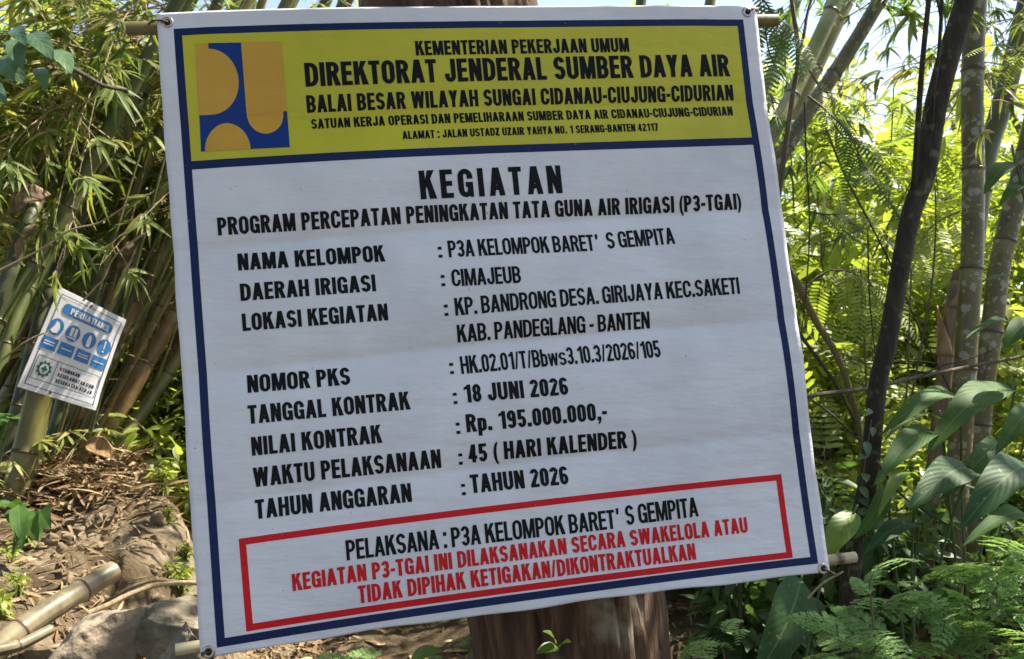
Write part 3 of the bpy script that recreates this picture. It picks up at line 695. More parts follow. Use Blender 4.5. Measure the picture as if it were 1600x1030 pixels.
# nail dents and grommets in the hem
def torus_mesh(mb, c, n, Rr, r, seg=20, s2=8):
    x, y, z = rot_between(n); th = np.linspace(0, 2*math.pi, seg, endpoint=False)
    for k in range(seg):
        pass
    ring_ = np.array([np.array(c)+Rr*(math.cos(t)*x+math.sin(t)*y) for t in th])
    V = []; 
    for t, p in zip(th, ring_):
        o = math.cos(t)*x+math.sin(t)*y
        for q in np.linspace(0, 2*math.pi, s2, endpoint=False): V.append(p+r*(math.cos(q)*o*1.5+math.sin(q)*z*.6))
    Fc = [(a*s2+b, ((a+1) % seg)*s2+b, ((a+1) % seg)*s2+(b+1) % s2, a*s2+(b+1) % s2) for a in range(seg) for b in range(s2)]
    mb.add(np.array(V), Fc)
GR = [(262, 36.5), (1166, 20.5), (1287.5, 889), (326, 1019)]
for q in GR:
    c = bpos(np.array([uvp(*q)]), .0012)[0]
    mb = MB(); torus_mesh(mb, c, BN, .0078, .0021); go_ = mb.obj('grommet', M['steel'], banner)
    mb = MB(); x, y, z = rot_between(BN); ring_ = [c+.0062*(math.cos(a)*x+math.sin(a)*y)-.0002*BN for a in np.linspace(0, 2*math.pi, 16, endpoint=False)]
    mb.add(np.array(ring_), [tuple(range(16))]); mb.obj('eyelet_hole', M['hole'], go_)

# ------------------------------------------------------------------ the poles and ties
def bamboo(mb, pts, rad, spacing=.28, seg=14, start=.3, mi=0, cap=True, capmi=None, swell=.06, n=None):
    """node-ringed tube along world points; rad scalar or (r0, r1)"""
    pts = np.asarray([tuple(p) for p in pts], float)
    fine = catmull(pts, 400); d = np.r_[0, np.cumsum(np.linalg.norm(np.diff(fine, axis=0), axis=1))]
    Ltot = d[-1]; S = set(np.linspace(0, Ltot, max(4, int(Ltot/.08))))
    k = 1-start; nodes = []
    s_ = (1-start)*spacing
    while s_ < Ltot: nodes.append(s_); s_ += spacing
    r0, r1 = (rad, rad) if np.isscalar(rad) else rad
    rm = (r0+r1)/2; ww = max(.004, rm*.16)
    for x in nodes:
        S |= {x-3*ww, x-ww, x-ww*.35, x, x+ww*.4, x+ww, x+3*ww}
    S = np.array(sorted(v for v in S if 0 <= v <= Ltot))
    p = np.stack([np.interp(S, d, fine[:, j]) for j in range(3)], 1)
    r = np.interp(S, [0, Ltot], [r0, r1])
    mult = np.ones_like(S)
    for x in nodes:
        e = (S-x)/ww; mult += swell*np.exp(-(e/1.4)**2)+swell*.9*np.exp(-(e/.35)**2)-.05*np.exp(-((e-.7)/.35)**2)
    tube(mb, p, r*mult, seg, vv=start+S/spacing, mi=mi, cap=cap, capmi=capmi)
    return nodes, fine, d

def bdepth(px, py, back):
    q = bpos(np.array([uvp(px, py)]))[0]; return q-BN*back
def ext(px, py, back):
    """a point on the banner plane (continued), pushed back"""
    u = uvp(px, py); return BO+u[0]*BU+(u[1]-bulge(np.array(u[0])))*BV-BN*back
mb = MB(); bamboo(mb, [ext(194, 36.5, .022), ext(700, 27, .024), ext(1221, 24.5, .022)], .0125, spacing=.30, seg=16, capmi=1)
tag(mb.obj('bamboo_pole', [M['pole'], M['pole_cut']], base=ext(194, 36, .022)), 'brown bamboo pole carrying the top hem of the banner', 'pole')
mb = MB(); bamboo(mb, [ext(272, 1019, .020), ext(800, 940, .024), ext(1345, 872, .020)], .0105, spacing=.33, seg=16, capmi=1)
tag(mb.obj('bamboo_pole', [M['pole_cut'], M['pole_cut']], base=ext(272, 1020, .022)), 'pale split bamboo pole along the bottom hem of the banner', 'pole')
for (gx_, gy_), (ex, ey), lb in zip(GR, [(238, 34), (1182, 14), (1304, 897), (316, 1020)], ['at the top left corner of the banner', 'at the top right corner of the banner', 'at the bottom right corner of the banner', 'at the bottom left corner of the banner']):
    a = bpos(np.array([uvp(gx_, gy_)]), .003)[0]; b = ext(ex, ey, -.004); c = ext(ex+(ex-gx_)*.25, ey+(ey-gy_)*.2, .012)
    mb = MB(); tube(mb, catmull([a-BN*.01, a, (a+b)/2-BN*-.003, b, c, c-BN*.02], 24), .0016, 6)
    tube(mb, catmull([a-BN*.008, a+BN*.001, (a+b)/2+BN*.005, b+BN*.002+BV*.004, c-BV*.004, c-BN*.022], 24), .0012, 6)
    tag(mb.obj('wire_tie', M['wire'], base=a), 'thin dark wire tie through the eyelet '+lb, 'wire')

# ------------------------------------------------------------------ foliage templates
def bamboo_branch_mesh(name, n_tw=9, length=.9, fan=(5, 9), L=(.10, .19), mats=None, droop=.5):
    """leafy bamboo branch growing along +X from the origin, drooping to -Z"""
    mb = MB()
    t = np.linspace(0, 1, 10); ax = np.stack([length*t, .06*np.sin(t*4+rng.uniform(0, 6)), -droop*length*t**2+.1*length*t], 1)
    tube(mb, ax, np.linspace(.0035, .001, 10), 5, mi=1, cap=False)
    B, D, Nn, Ls, Ws = [], [], [], [], []
    for k in range(n_tw):
        s_ = .18+.82*k/(n_tw-1); p = np.array([np.interp(s_, t, ax[:, j]) for j in range(3)])
        tan = norm(np.array([1, 0, -2*droop*s_+.1])); side = (-1)**k
        az = rng.uniform(.3, 1.2)*side
        dv = norm(tan+np.array([0, math.tan(min(az, 1.2)) if abs(az) < 1.2 else 2*side, rng.uniform(-.5, .35)])*.9)
        ln = rng.uniform(.06, .20)*(1 if k < n_tw-1 else .5); e = p+dv*ln+np.array([0, 0, -.15*ln])
        tube(mb, np.stack([p, (p+e)/2+[0, 0, .01], e]), [.0017, .0013, .0008], 4, mi=1, cap=False)
        m = rng.integers(*fan); up = norm(np.array([rng.normal(0, .35), rng.normal(0, .35), 1])); up = norm(up-(up@dv)*dv); sd = np.cross(dv, up)
        for j in range(m):
            a = R(rng.uniform(-12, 12)+(-68+136*j/max(1, m-1))); 
            B.append(p+(e-p)*rng.uniform(.75, 1.0)); D.append(dv*math.cos(a)+sd*math.sin(a)+up*rng.normal(0, .18)+np.array([0, 0, -.22])); Nn.append(up+rng.normal(0, .3, 3))
            Ls.append(rng.uniform(*L)*(1.05-.35*abs(a))); Ws.append(rng.uniform(.014, .024))
    leaves(mb, B, D, Nn, np.array(Ls), np.array(Ws), 'lance', droop=rng.uniform(.1, .5, len(B)), fold=.35)
    return mb.mesh(name, mats or [M['bamboo_leaf'], M['twig_pale']])
BR = [bamboo_branch_mesh('leafy_branch', n_tw=int(n), length=l, droop=dp) for n, l, dp in ((9, .9, .5), (11, 1.1, .7), (8, .7, .35), (10, 1.0, .9), (12, 1.2, .4))]
BRF = [bamboo_branch_mesh('leafy_branch', n_tw=int(n), length=l, droop=dp, mats=[M['bamboo_leaf_far'], M['twig']]) for n, l, dp in ((10, 1.1, .5), (12, 1.3, .8), (9, .9, .4))]

def frond_arrays(length=.36, pairs=13, ll=.075, lw=.016, droop=.35):
    """pinnate frond along +X: returns leaf arrays"""
    B, D, Nn, Ls, Ws = [], [], [], [], []
    for k in range(pairs):
        s_ = .15+.85*k/(pairs-1); p = np.array([length*s_, 0, -droop*length*s_**2]); tan = norm(np.array([1, 0, -2*droop*s_]))
        sz = math.sin(math.pi*(.18+.74*s_))**.7
        for sd in (-1, 1):
            B.append(p); D.append(tan*.35+np.array([0, sd, -.10])); Nn.append(np.array([.2*s_*2*droop, 0, 1.0])); Ls.append(ll*sz); Ws.append(lw*(.7+.3*sz))
    return map(np.array, (B, D, Nn, Ls, Ws))

def place_fronds(mb, bases, dirs, ups, scales, mi=0, stem_mi=1, stem=True, **kw):
    """merge pinnate fronds at many places"""
    for b, d, u, sc in zip(bases, dirs, ups, scales):
        B, D, Nn, Ls, Ws = frond_arrays(**kw)
        x = norm(np.array(d)); z = norm(np.array(u)-(np.array(u)@x)*x); y = np.cross(z, x); Rm = np.stack([x, y, z], 1)
        leaves(mb, np.array(b)+sc*(B@Rm.T), D@Rm.T, Nn@Rm.T+rng.normal(0, .12, (len(B), 3)), Ls*sc, Ws*sc, 'leaflet', droop=.12, fold=.1, mi=mi)
        if stem:
            Lf = kw.get('length', .36); dr = kw.get('droop', .35); tt = np.linspace(0, 1, 6)
            ax = np.stack([Lf*tt, 0*tt, -dr*Lf*tt**2], 1)*sc
            tube(mb, np.array(b)+ax@Rm.T, np.linspace(.0016, .0006, 6)*max(1, sc), 4, mi=stem_mi, cap=False)

def sapling(base, top, label, r=.012, n=26, span=(.35, 1.0), mat='frond', bark='sapling', group=None, reach=.35, fr=(.9, 1.6), mid=None, name='sapling'):
    """young tree: thin trunk, feathery crown"""
    base = Vector(base); top = Vector(top); th = thing(name, label, 'young tree', base, group)
    md_ = Vector(mid) if mid else (base+top)/2+Vector((rng.normal(0, .06), rng.normal(0, .06), 0))
    ax = catmull([tuple(base), tuple(md_), tuple(top)], 16)
    mb = MB(); tube(mb, ax, np.linspace(r, r*.35, 16), 8, rough=.03)
    cb = MB(); bs, ds, us, ss = [], [], [], []
    for k in range(n):
        s_ = rng.uniform(*span); p = ax[int(s_*15)]; az = rng.uniform(0, 2*math.pi); out = np.array([math.cos(az), math.sin(az), rng.uniform(-.15, .45)])
        q = p+out*rng.uniform(.03, reach)
        tube(mb, np.stack([p, (p+q)/2+[0, 0, .02], q]), [.004, .003, .0015], 4, cap=False)
        for m in range(rng.integers(2, 5)):
            bs.append(q-(q-p)*rng.uniform(0, .3)); ds.append(out+rng.normal(0, .45, 3)); us.append(np.array([rng.normal(0, .3), rng.normal(0, .3), 1])); ss.append(rng.uniform(*fr))
    place_fronds(cb, bs, ds, us, ss)
    mb.obj('trunk', M[bark], th); cb.obj('crown', [M[mat], M['twig']], th)
    return th

def shrub_tpl(name, label, group, mat='shrub', H=1.2, Wd=.6, n=520, L=(.06, .12), cat='shrub', prof='ovate', stems=7):
    th = thing(name, label, cat, (0, 0, 0), group)
    mb = MB(); lf = MB(); B, D, Nn, Ls = [], [], [], []
    for k in range(stems):
        az = rng.uniform(0, 6.28); e = np.array([Wd*rng.uniform(.2, .9)*math.cos(az), Wd*rng.uniform(.2, .9)*math.sin(az), H*rng.uniform(.6, 1.0)])
        ax = catmull([(0, 0, -.1), tuple(e*[.25, .25, .5]), tuple(e)], 10); tube(mb, ax, np.linspace(.008, .002, 10), 5, cap=False)
        for j in range(n//stems):
            s_ = rng.uniform(.2, 1)**.8; p = np.array([np.interp(s_, np.linspace(0, 1, 10), ax[:, i]) for i in range(3)])
            o = norm(rng.normal(0, 1, 3)*[1, 1, .6]); q = p+o*rng.uniform(.02, .24)*Wd
            B.append(q); D.append(o+np.array([0, 0, -.25])+rng.normal(0, .3, 3)); Nn.append(np.array([0, 0, 1.0])+rng.normal(0, .45, 3)); Ls.append(rng.uniform(*L))
    Ls = np.array(Ls); leaves(lf, B, D, Nn, Ls, Ls*rng.uniform(.34, .5, len(Ls)), prof, droop=rng.uniform(0, .4, len(Ls)), fold=.2)
    mb.obj('stem', M['twig'], th); lf.obj('foliage', M[mat], th)
    return th

# ------------------------------------------------------------------ the far wood, one mass
mb = MB(); B, D, Nn, Ls = [], [], [], []
def clump(c, r, n, L):
    o = rng.normal(0, 1, (n, 3)); o = o/np.linalg.norm(o, axis=1)[:, None]*(rng.uniform(0, 1, (n, 1))**.45)*r*[1, 1, .75]
    B.append(np.array(c)+o); D.append(o/r+rng.normal(0, .6, (n, 3))+[0, 0, -.5]); Nn.append(rng.normal(0, .5, (n, 3))+[0, 0, 1]); Ls.append(rng.uniform(*L, n))
for k in range(420):
    y = rng.uniform(10, 24); x = rng.uniform(-.75, .75)*y
    px = CX+x/y*F
    topz = EYE+y*.30                                    # the wood's ragged top
    if px > 1330: topz = EYE+y*(.215+.05*math.sin(px*.05))
    z = gz(x, y)+rng.uniform(0, 1)**.8*(topz-gz(x, y))
    clump((x, y, z), rng.uniform(.5, 1.1), 70, (.14, .30))
B = np.concatenate(B); D = np.concatenate(D); Nn = np.concatenate(Nn); Ls = np.concatenate(Ls)
leaves(mb, B, D, Nn, Ls, Ls*.34, 'leaflet', droop=.2, fold=.15)
for k in range(60):
    y = rng.uniform(10, 22); x = rng.uniform(-.7, .7)*y; ln = rng.normal(0, .25); b0 = np.array([x, y, gz(x, y)-.2])
    tube(mb, catmull([b0, b0+[ln*1.5, 0, 2.2], b0+[ln*3.6, 0, rng.uniform(3, 5)]], 8), np.linspace(.07, .03, 8), 6, mi=1, cap=False)
tag(mb.obj('distant_wood', [M['forest'], M['sapling']]), 'sunlit yellow green wood filling the distance behind the bamboo', 'woodland', kind='stuff')

# ------------------------------------------------------------------ mid-distance shrubs and saplings
G1 = 'sunlit shrubs in the middle distance'
L1 = 'sunlit yellow green shrub among its like in the middle distance'
tpl = [shrub_tpl('leafy_shrub', L1, G1, H=h, Wd=wd_, n=560, L=l) for h, wd_, l in ((1.6, .8, (.07, .13)), (2.1, .9, (.08, .16)), (1.3, .8, (.06, .11)))]
spots = []
for k in range(46):
    y = rng.uniform(5.0, 10.0); x = rng.uniform(-.62, .62)*y
    spots.append((x, y))
for k in range(20):
    y = rng.uniform(4.3, 7.5); x = (rng.uniform(1190, 1640)-CX)/F*y; spots.append((x, y))
for k in range(10):
    y = rng.uniform(5.0, 6.5); x = (rng.uniform(-40, 400)-CX)/F*y; spots.append((x, y))
first = [True]*3
for k, (x, y) in enumerate(spots):
    j = k % 3; o = tpl[j] if first[j] else copy_tree(tpl[j]); first[j] = False
    o.location = (x, y, float(gz(x, y))-.02); o.rotation_euler.z = rng.uniform(0, 6.28); s_ = rng.uniform(.75, 1.25); o.scale = (s_, s_, s_*rng.uniform(.8, 1.15))

G2 = 'feathery saplings right of the banner'
for px, d, top, n in [(1290, 4.6, 300, 20), (1390, 5.2, 120, 26), (1245, 5.6, 60, 26), (1480, 5.8, 180, 24), (1340, 6.6, 140, 28), (1560, 5.4, 300, 22), (1430, 7.4, 210, 28), (1250, 7.2, 230, 26), (1580, 7.2, 170, 26), (1330, 4.2, 420, 14)]:
    x = (px-CX)/F*d
    sapling((x, d, float(gz(x, d))), P(px+rng.normal(0, 25), top, d), 'sunlit feathery sapling with thin stem right of the banner', r=.009, n=n, span=(.3, 1), group=G2, mat='frond', reach=.55)

def spray(label, pts, n, mat, sc, spread=.6, down=.3):
    W = [P(*p) for p in pts]; th = thing('feathery_branch', label, 'branch', W[0]); ax = catmull([tuple(p) for p in W], 24)
    mb = MB(); tube(mb, ax, np.linspace(.005, .0015, 24), 6); mb.obj('twig', M['sapling'], th)
    cb = MB(); bs, ds, us, ss = [], [], [], []; T = norm(np.gradient(ax, axis=0))
    for k in range(n):
        i = int(23*(.25+.75*k/max(1, n-1))); sd = (-1)**k
        bs.append(ax[i]); ds.append(T[i]*.7+np.array([spread*sd*rng.uniform(.5, 1.3), rng.normal(-.2, .3), -down*rng.uniform(.2, 1.4)])); us.append([rng.normal(0, .3), -.5, 1]); ss.append(sc*rng.uniform(.7, 1.15))
    place_fronds(cb, bs, ds, us, ss, droop=.3, pairs=15, ll=.06, lw=.012, length=.32); cb.obj('foliage', [M[mat], M['twig']], th)
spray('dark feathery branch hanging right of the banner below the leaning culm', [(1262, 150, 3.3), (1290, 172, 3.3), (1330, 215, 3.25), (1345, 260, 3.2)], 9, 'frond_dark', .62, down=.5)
spray('bright feathery branch beside the grey leaning culm', [(1265, 110, 3.6), (1285, 140, 3.55), (1312, 148, 3.5)], 5, 'frond', .5, down=.2)
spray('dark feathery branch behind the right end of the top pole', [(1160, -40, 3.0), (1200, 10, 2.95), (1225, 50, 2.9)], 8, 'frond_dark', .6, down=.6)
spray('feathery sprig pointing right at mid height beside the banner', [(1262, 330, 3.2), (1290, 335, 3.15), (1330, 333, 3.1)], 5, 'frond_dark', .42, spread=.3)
spray('yellow feathery branch arching left of the dark tree', [(1240, 470, 3.9), (1290, 425, 3.9), (1340, 430, 3.85), (1385, 470, 3.8)], 9, 'frond', .8, down=.5)
spray('feathery branch right of the dark tree in the sun', [(1500, 330, 4.1), (1460, 350, 4.0), (1430, 390, 3.9)], 7, 'frond', .75, down=.5)
spray('feathery branch drooping by the smooth culm near the right edge', [(1640, 60, 3.3), (1600, 80, 3.25), (1570, 70, 3.2)], 6, 'frond', .55, down=.3)

# ------------------------------------------------------------------ left bamboo clump
def culm(label, pts, rpx, mat, d0, d1, spacing=.26, sheaths=(), branches=0, br=None, bt=(.55, 1.0), baz=None, cat='bamboo', name='bamboo_culm', seg=14, cap=True, taper=.8, group=None, vis=None):
    n = len(pts); W = [P(x, y, d0+(d1-d0)*i/(n-1)) for i, (x, y) in enumerate(pts)]
    # reach the ground
    b = W[0]; zg = float(gz(b.x, b.y)); dirn = (W[0]-W[1]).normalized()
    if b.z > zg-.05 and dirn.z < -.05:
        k = (b.z-(zg-.06))/-dirn.z; W = [b+dirn*k*.98]+W
    elif b.z > zg: W = [Vector((b.x, b.y, zg-.05))]+W
    r0 = rpx*d0/F; th = thing(name, label, cat, W[0], group)
    mb = MB(); nodes, fine, dist = bamboo(mb, W, (r0, r0*taper), spacing, seg, start=rng.uniform(.2, .8), cap=cap)
    mb.obj('stem', M[mat], th)
    for (fr, ln, m_, az) in sheaths:
        add_sheath(th, fine, dist, fr, ln, m_, az, r0)
    for k in range(branches):
        f = rng.uniform(*bt); p = fine[int(f*399)]
        if vis:
            for _ in range(60):
                f = rng.uniform(.1, 1); p = fine[int(f*399)]; qx, qy = CX+p[0]/p[1]*F, CY-(p[2]-EYE)/p[1]*F
                if vis[0] < qx < vis[1] and vis[2] < qy < vis[3]: break
        src = random.choice(br or BR); o = bpy.data.objects.new('leafy_branch', src); COL.objects.link(o); o.parent = th
        o.location = Vector(p)-th.location
        a = rng.uniform(0, 360) if baz is None else rng.uniform(*baz)
        s_ = rng.uniform(.75, 1.2); o.scale = (s_,)*3
        o.rotation_euler = Euler((R(rng.uniform(-25, 25)), R(rng.uniform(-35, 25)), R(a)), 'XYZ')
        if vis and vis[0] < 0:                                 # keep the notice board clear of leaves
            for _ in range(12):
                mw = o.rotation_euler.to_matrix(); bad = False
                for t_ in (.3, .5, .7, .85, 1.0, 1.15):
                    q = Vector(p)+mw @ (Vector((t_, 0, -.55*t_*t_))*s_); sx_, sy_ = CX+q.x/q.y*F, CY-(q.z-EYE)/q.y*F
                    if q.y < 3.85 and -10 < sx_ < 235 and 400 < sy_ < 690: bad = True
                if not bad: break
                o.rotation_euler = Euler((R(rng.uniform(-25, 25)), R(rng.uniform(-60, -10)), R(rng.uniform(20, 240))), 'XYZ')
    return th
def add_sheath(th, fine, dist, fr, ln, m_, az, r):
    """dry papery sheath half wrapped round the stem, its tip standing off"""
    i0 = int(fr*399); s0 = dist[i0]; n = 10; S = np.linspace(s0, min(dist[-1], s0+ln), n)
    p = np.stack([np.interp(S, dist, fine[:, j]) for j in range(3)], 1); T, A, B_ = frames(p)
    V, UV_ = [], []
    for i in range(n):
        t_ = i/(n-1); half = R(150)*(1-t_)**.8*.9+R(4); rr = r*(1.07+.5*t_**2)
        for j in range(9):
            a = R(az)+half*(j/4-1); V.append(p[i]+rr*(math.cos(a)*A[i]+math.sin(a)*B_[i])*(1+.04*math.sin(j*2.3+i))); UV_.append((j/8, t_))
    f = [(i*9+j, i*9+j+1, i*9+j+10, i*9+j+9) for i in range(n-1) for j in range(8)]
    mb = MB(); mb.add(np.array(V), f, np.array(UV_)); o = mb.obj('sheath', M[m_], th)
    md_ = o.modifiers.new('thickness', 'SOLIDIFY'); md_.thickness = .002

culm('thick green bamboo culm at the left edge, bare below and leaning right', [(-75, 640), (0, 492), (62, 405), (150, 240), (300, -40)], 14.5, 'culm_green', 3.6, 4.0, vis=(-60, 380, -120, 250), branches=22, baz=(150, 245))
culm('slim green bamboo culm just right of the thick one at the left edge', [(-6, 590), (28, 490), (70, 413), (165, 240), (310, -40)], 10, 'culm_green', 3.75, 4.2, vis=(-90, 380, -120, 300), branches=15, baz=(120, 260))
culm('dark stained bamboo culm rising behind the upper left corner of the safety sign', [(22, 660), (56, 525), (92, 412), (190, 215), (312, -40)], 11, 'culm_dark', 3.9, 4.3, vis=(-90, 380, -120, 300), branches=12, baz=(110, 260))
c_left = culm('dark bamboo shoot wrapped in big brown papery sheaths at the left edge above the sign', [(-55, 585), (8, 445), (38, 360), (56, 318), (62, 304)], 13.5, 'culm_dark', 3.4, 3.7, vis=(-90, 380, -120, 300), branches=12, baz=(140, 250))
culm('green bamboo culm behind the middle of the safety sign', [(62, 742), (95, 640), (125, 520), (168, 390), (240, 230), (355, -30)], 11, 'culm_green', 4.05, 4.4, vis=(-90, 380, -120, 300), branches=15, baz=(120, 260))
culm('yellowish bamboo culm coming out above the top right corner of the sign', [(75, 742), (125, 630), (165, 500), (222, 360), (330, 130), (405, -30)], 11, 'culm_yellow', 4.1, 4.6, sheaths=[(.30, .2, 'sheath', 250)], vis=(-90, 380, -120, 300), branches=15, baz=(100, 260))
c_mot = culm('mottled olive bamboo culm right of the safety sign', [(90, 745), (150, 612), (212, 480), (300, 310), (460, -20)], 13, 'culm_olive', 4.2, 4.7, vis=(-90, 380, -120, 300), branches=15, baz=(100, 250), sheaths=[(.42, .18, 'sheath', 240)])
c_dry = culm('dry brown bamboo culm slanting from the sign to the banner edge', [(92, 760), (175, 662), (262, 512), (380, 320), (600, -30)], 13, 'culm_brown', 4.0, 4.6, sheaths=[(.10, .16, 'sheath_orange', 260), (.22, .2, 'sheath', 60)], vis=(-90, 380, -120, 300), branches=12, baz=(110, 250))
culm('lowest yellow brown bamboo culm leaning over the green shrubs', [(150, 752), (190, 688), (275, 565), (400, 370), (650, -30)], 11, 'culm_olive', 4.05, 4.8, vis=(-90, 380, -120, 300), branches=9, baz=(110, 250))
culm('thin pale bamboo culm between the sign and the banner', [(118, 745), (160, 655), (218, 545), (275, 430), (380, 240)], 8, 'culm_yellow', 4.3, 4.6, vis=(-90, 380, -120, 300), branches=6)
culm('thin brown bamboo culm low at the left edge under the sign', [(-60, 700), (-10, 610), (40, 520), (88, 430), (160, 300), (280, 60)], 9, 'culm_brown', 4.4, 4.8, vis=(-90, 380, -120, 300), branches=9)
for k, (x0, x1, x2, d_, r_, m_, lb) in enumerate([
    (128, 232, 420, 4.3, 9, 'culm_yellow', 'yellow bamboo culm leaning between the sign and the banner, nearest the ground'),
    (140, 245, 470, 4.5, 8, 'culm_olive', 'slender olive bamboo culm close beside the yellow leaning one'),
    (108, 196, 350, 4.45, 9, 'culm_green', 'green bamboo culm half hidden behind the mottled olive one'),
    (80, 150, 300, 4.5, 8, 'culm_yellow', 'slender yellow bamboo culm behind the sign, among green ones'),
    (165, 290, 560, 4.35, 8, 'culm_brown', 'thin brown bamboo culm leaning lowest toward the banner edge'),
    (40, 104, 230, 4.4, 9, 'culm_olive', 'olive bamboo culm behind the sign post'),
    (8, 62, 170, 4.3, 9, 'culm_green', 'green bamboo culm at the far left behind the sign post')]):
    culm(lb, [(x0, 745), (x0+(x1-x0)*.5, 640), (x1, 510), (x1+(x2-x1)*.45, 300), (x2, -30)], r_, m_, d_, d_+.4, vis=(-60, 380, -100, 280), branches=8, baz=(100, 270), sheaths=[(.12+.05*k, .16, 'sheath', 220+30*k)])
for px, d, top, n in [(40, 5.6, 40, 20), (150, 6.0, -10, 22), (235, 5.4, 200, 18), (300, 6.4, 60, 20), (90, 7.2, 120, 22), (-30, 6.6, 80, 20)]:
    x = (px-CX)/F*d
    sapling((x, d, float(gz(x, d))), P(px+rng.normal(0, 25), top, d), 'sunlit feathery sapling behind the left bamboo clump', r=.010, n=n, span=(.25, 1), group='feathery saplings behind the left clump', mat='frond', reach=.55)
for k, (x0, dx) in enumerate([(20, 300), (60, 330), (110, 290), (150, 330), (-20, 260), (200, 330), (-60, 230)]):
    culm('shaded bamboo culm at the back of the left clump', [(x0, 720), (x0+dx*.28, 480), (x0+dx*.6, 230), (x0+dx, -40)], rng.uniform(8, 13), ['culm_dark', 'culm_olive', 'culm_green'][k % 3], 4.9+.1*k, 5.3+.1*k, vis=(-100, 420, -120, 330), branches=5, br=BRF, group='shaded culms at the back of the left clump')

# dry sheaths standing off the culms, and one lying at the clump's foot
HUSK = []
def husk(th, b, t_, wpx, mat, up, arch=.12):
    HUSK.append((th, b, t_, wpx, mat, up, arch))
husk(c_left, (80, 304, 3.5), (14, 330, 3.44), 34, 'husk', (.1, -.9, .5), .22)
husk(c_left, (58, 350, 3.48), (24, 410, 3.46), 20, 'husk', (-.3, -.9, .2))
husk(c_mot, (206, 378, 4.2), (184, 428, 4.15), 18, 'husk', (.4, -.9, .2))
c_foot = thing('fallen_sheath', 'orange brown dry bamboo sheath lying at the foot of the clump', 'bamboo sheath', P(140, 700, 3.86))
husk(c_foot, (136, 690, 3.84), (184, 716, 3.82), 30, 'husk_orange', (.1, -.9, .5), .2)

for k in range(16):
    x0 = rng.uniform(30, 190); dx = rng.uniform(90, 190); d_ = rng.uniform(3.95, 4.6)
    W = [P(x0, 745, d_), P(x0+dx*.45, 600, d_), P(x0+dx, 430+rng.uniform(-40, 40), d_+.05), P(x0+dx*1.5, 300+rng.uniform(-90, 40), d_+.1)]
    W[0].z = float(gz(W[0].x, W[0].y))-.03; mb = MB(); bamboo(mb, W, (rng.uniform(.007, .013), .005), .2, 8)
    tag(mb.obj('bamboo_cane', M[['culm_green', 'culm_brown', 'culm_olive', 'culm_dark'][k % 4]], base=W[0]), 'thin bamboo cane slanting among the thick culms of the left clump', 'bamboo', 'thin canes in the left clump')

# ------------------------------------------------------------------ safety sign on its bamboo post
post = culm('thick cut bamboo post carrying the safety sign', [(18, 800), (42, 705), (64, 612), (96, 500), (101, 482)], 22, 'culm_olive', 3.70, 3.86, spacing=.34, name='sign_post', cat='post', taper=.92)
SG = [np.array(P(93, 449, 3.66)), np.array(P(195.5, 500.5, 3.83)), np.array(P(147, 641, 3.74)), np.array(P(27, 604, 3.57))]
sn = norm(np.cross(SG[3]-SG[0], SG[1]-SG[0])); 
if sn[1] > 0: sn = -sn
def spos(uv, off=0.0):
    uv = np.asarray(uv, float); u = uv[:, :1]; v = uv[:, 1:]
    return (SG[0]*(1-u)+SG[1]*u)*(1-v)+(SG[3]*(1-u)+SG[2]*u)*v+sn*(off+.009*np.sin(u*3.1)*np.cos(v*2)+.016*np.exp(-((u-1)**2+(v-1)**2)/.03)+.010*np.exp(-((u-1)**2+v**2)/.02))
sign = thing('safety_sign', 'small white and blue safety notice board tilted on the bamboo post', 'sign', (SG[2]+SG[3])/2)
def rrect(x0, y0, x1, y1, r, asp=1.35, n=5):
    q = []
    for cx, cy, a in ((x1-r, y0+r/asp, -90), (x1-r, y1-r/asp, 0), (x0+r, y1-r/asp, 90), (x0+r, y0+r/asp, 180)):
        q += [(cx+r*math.cos(R(a+90*i/n)), cy+r/asp*math.sin(R(a+90*i/n))) for i in range(n+1)]
    return q
def sprint(name, pieces, mat, off, parent=None):
    mb = MB()
    for V, T in pieces:
        V, T = grid_cut(np.asarray(V), T, .06); mb.add(spos(V, off), T, smooth=False)
    return mb.obj(name, M[mat], parent or sign)
bo = sprint('board', [quad_uv((0, 0), (1, 0), (1, 1), (0, 1), 12, 12)], 'sign_white', 0)
md = bo.modifiers.new('thickness', 'SOLIDIFY'); md.thickness = .004; md.offset = 0
def frame_pieces(x0, y0, x1, y1, w_, asp=1.35):
    h_ = w_/asp
    return [quad_uv((x0, y0), (x1, y0), (x1, y0+h_), (x0, y0+h_), 8, 1), quad_uv((x0, y1-h_), (x1, y1-h_), (x1, y1), (x0, y1), 8, 1),
            quad_uv((x0, y0+h_), (x0+w_, y0+h_), (x0+w_, y1-h_), (x0, y1-h_), 1, 8), quad_uv((x1-w_, y0+h_), (x1, y0+h_), (x1, y1-h_), (x1-w_, y1-h_), 1, 8)]
sprint('outline', frame_pieces(.06, .045, .95, .955, .009), 'sign_ink', .0035)
sprint('title_panel', [poly_uv(rrect(.14, .105, .86, .215, .06))], 'sign_blue', .0035)
sprint('lettering', text_uv('PERHATIAN!!', 'heavy', (.25, .192), (.80, .192), (0, -.062)), 'sign_white', .0048)
def ell(cx, cy, r, n=22, asp=1.35): return [(cx+r*math.cos(2*math.pi*i/n), cy+r/asp*1.18*math.sin(2*math.pi*i/n)) for i in range(n)]
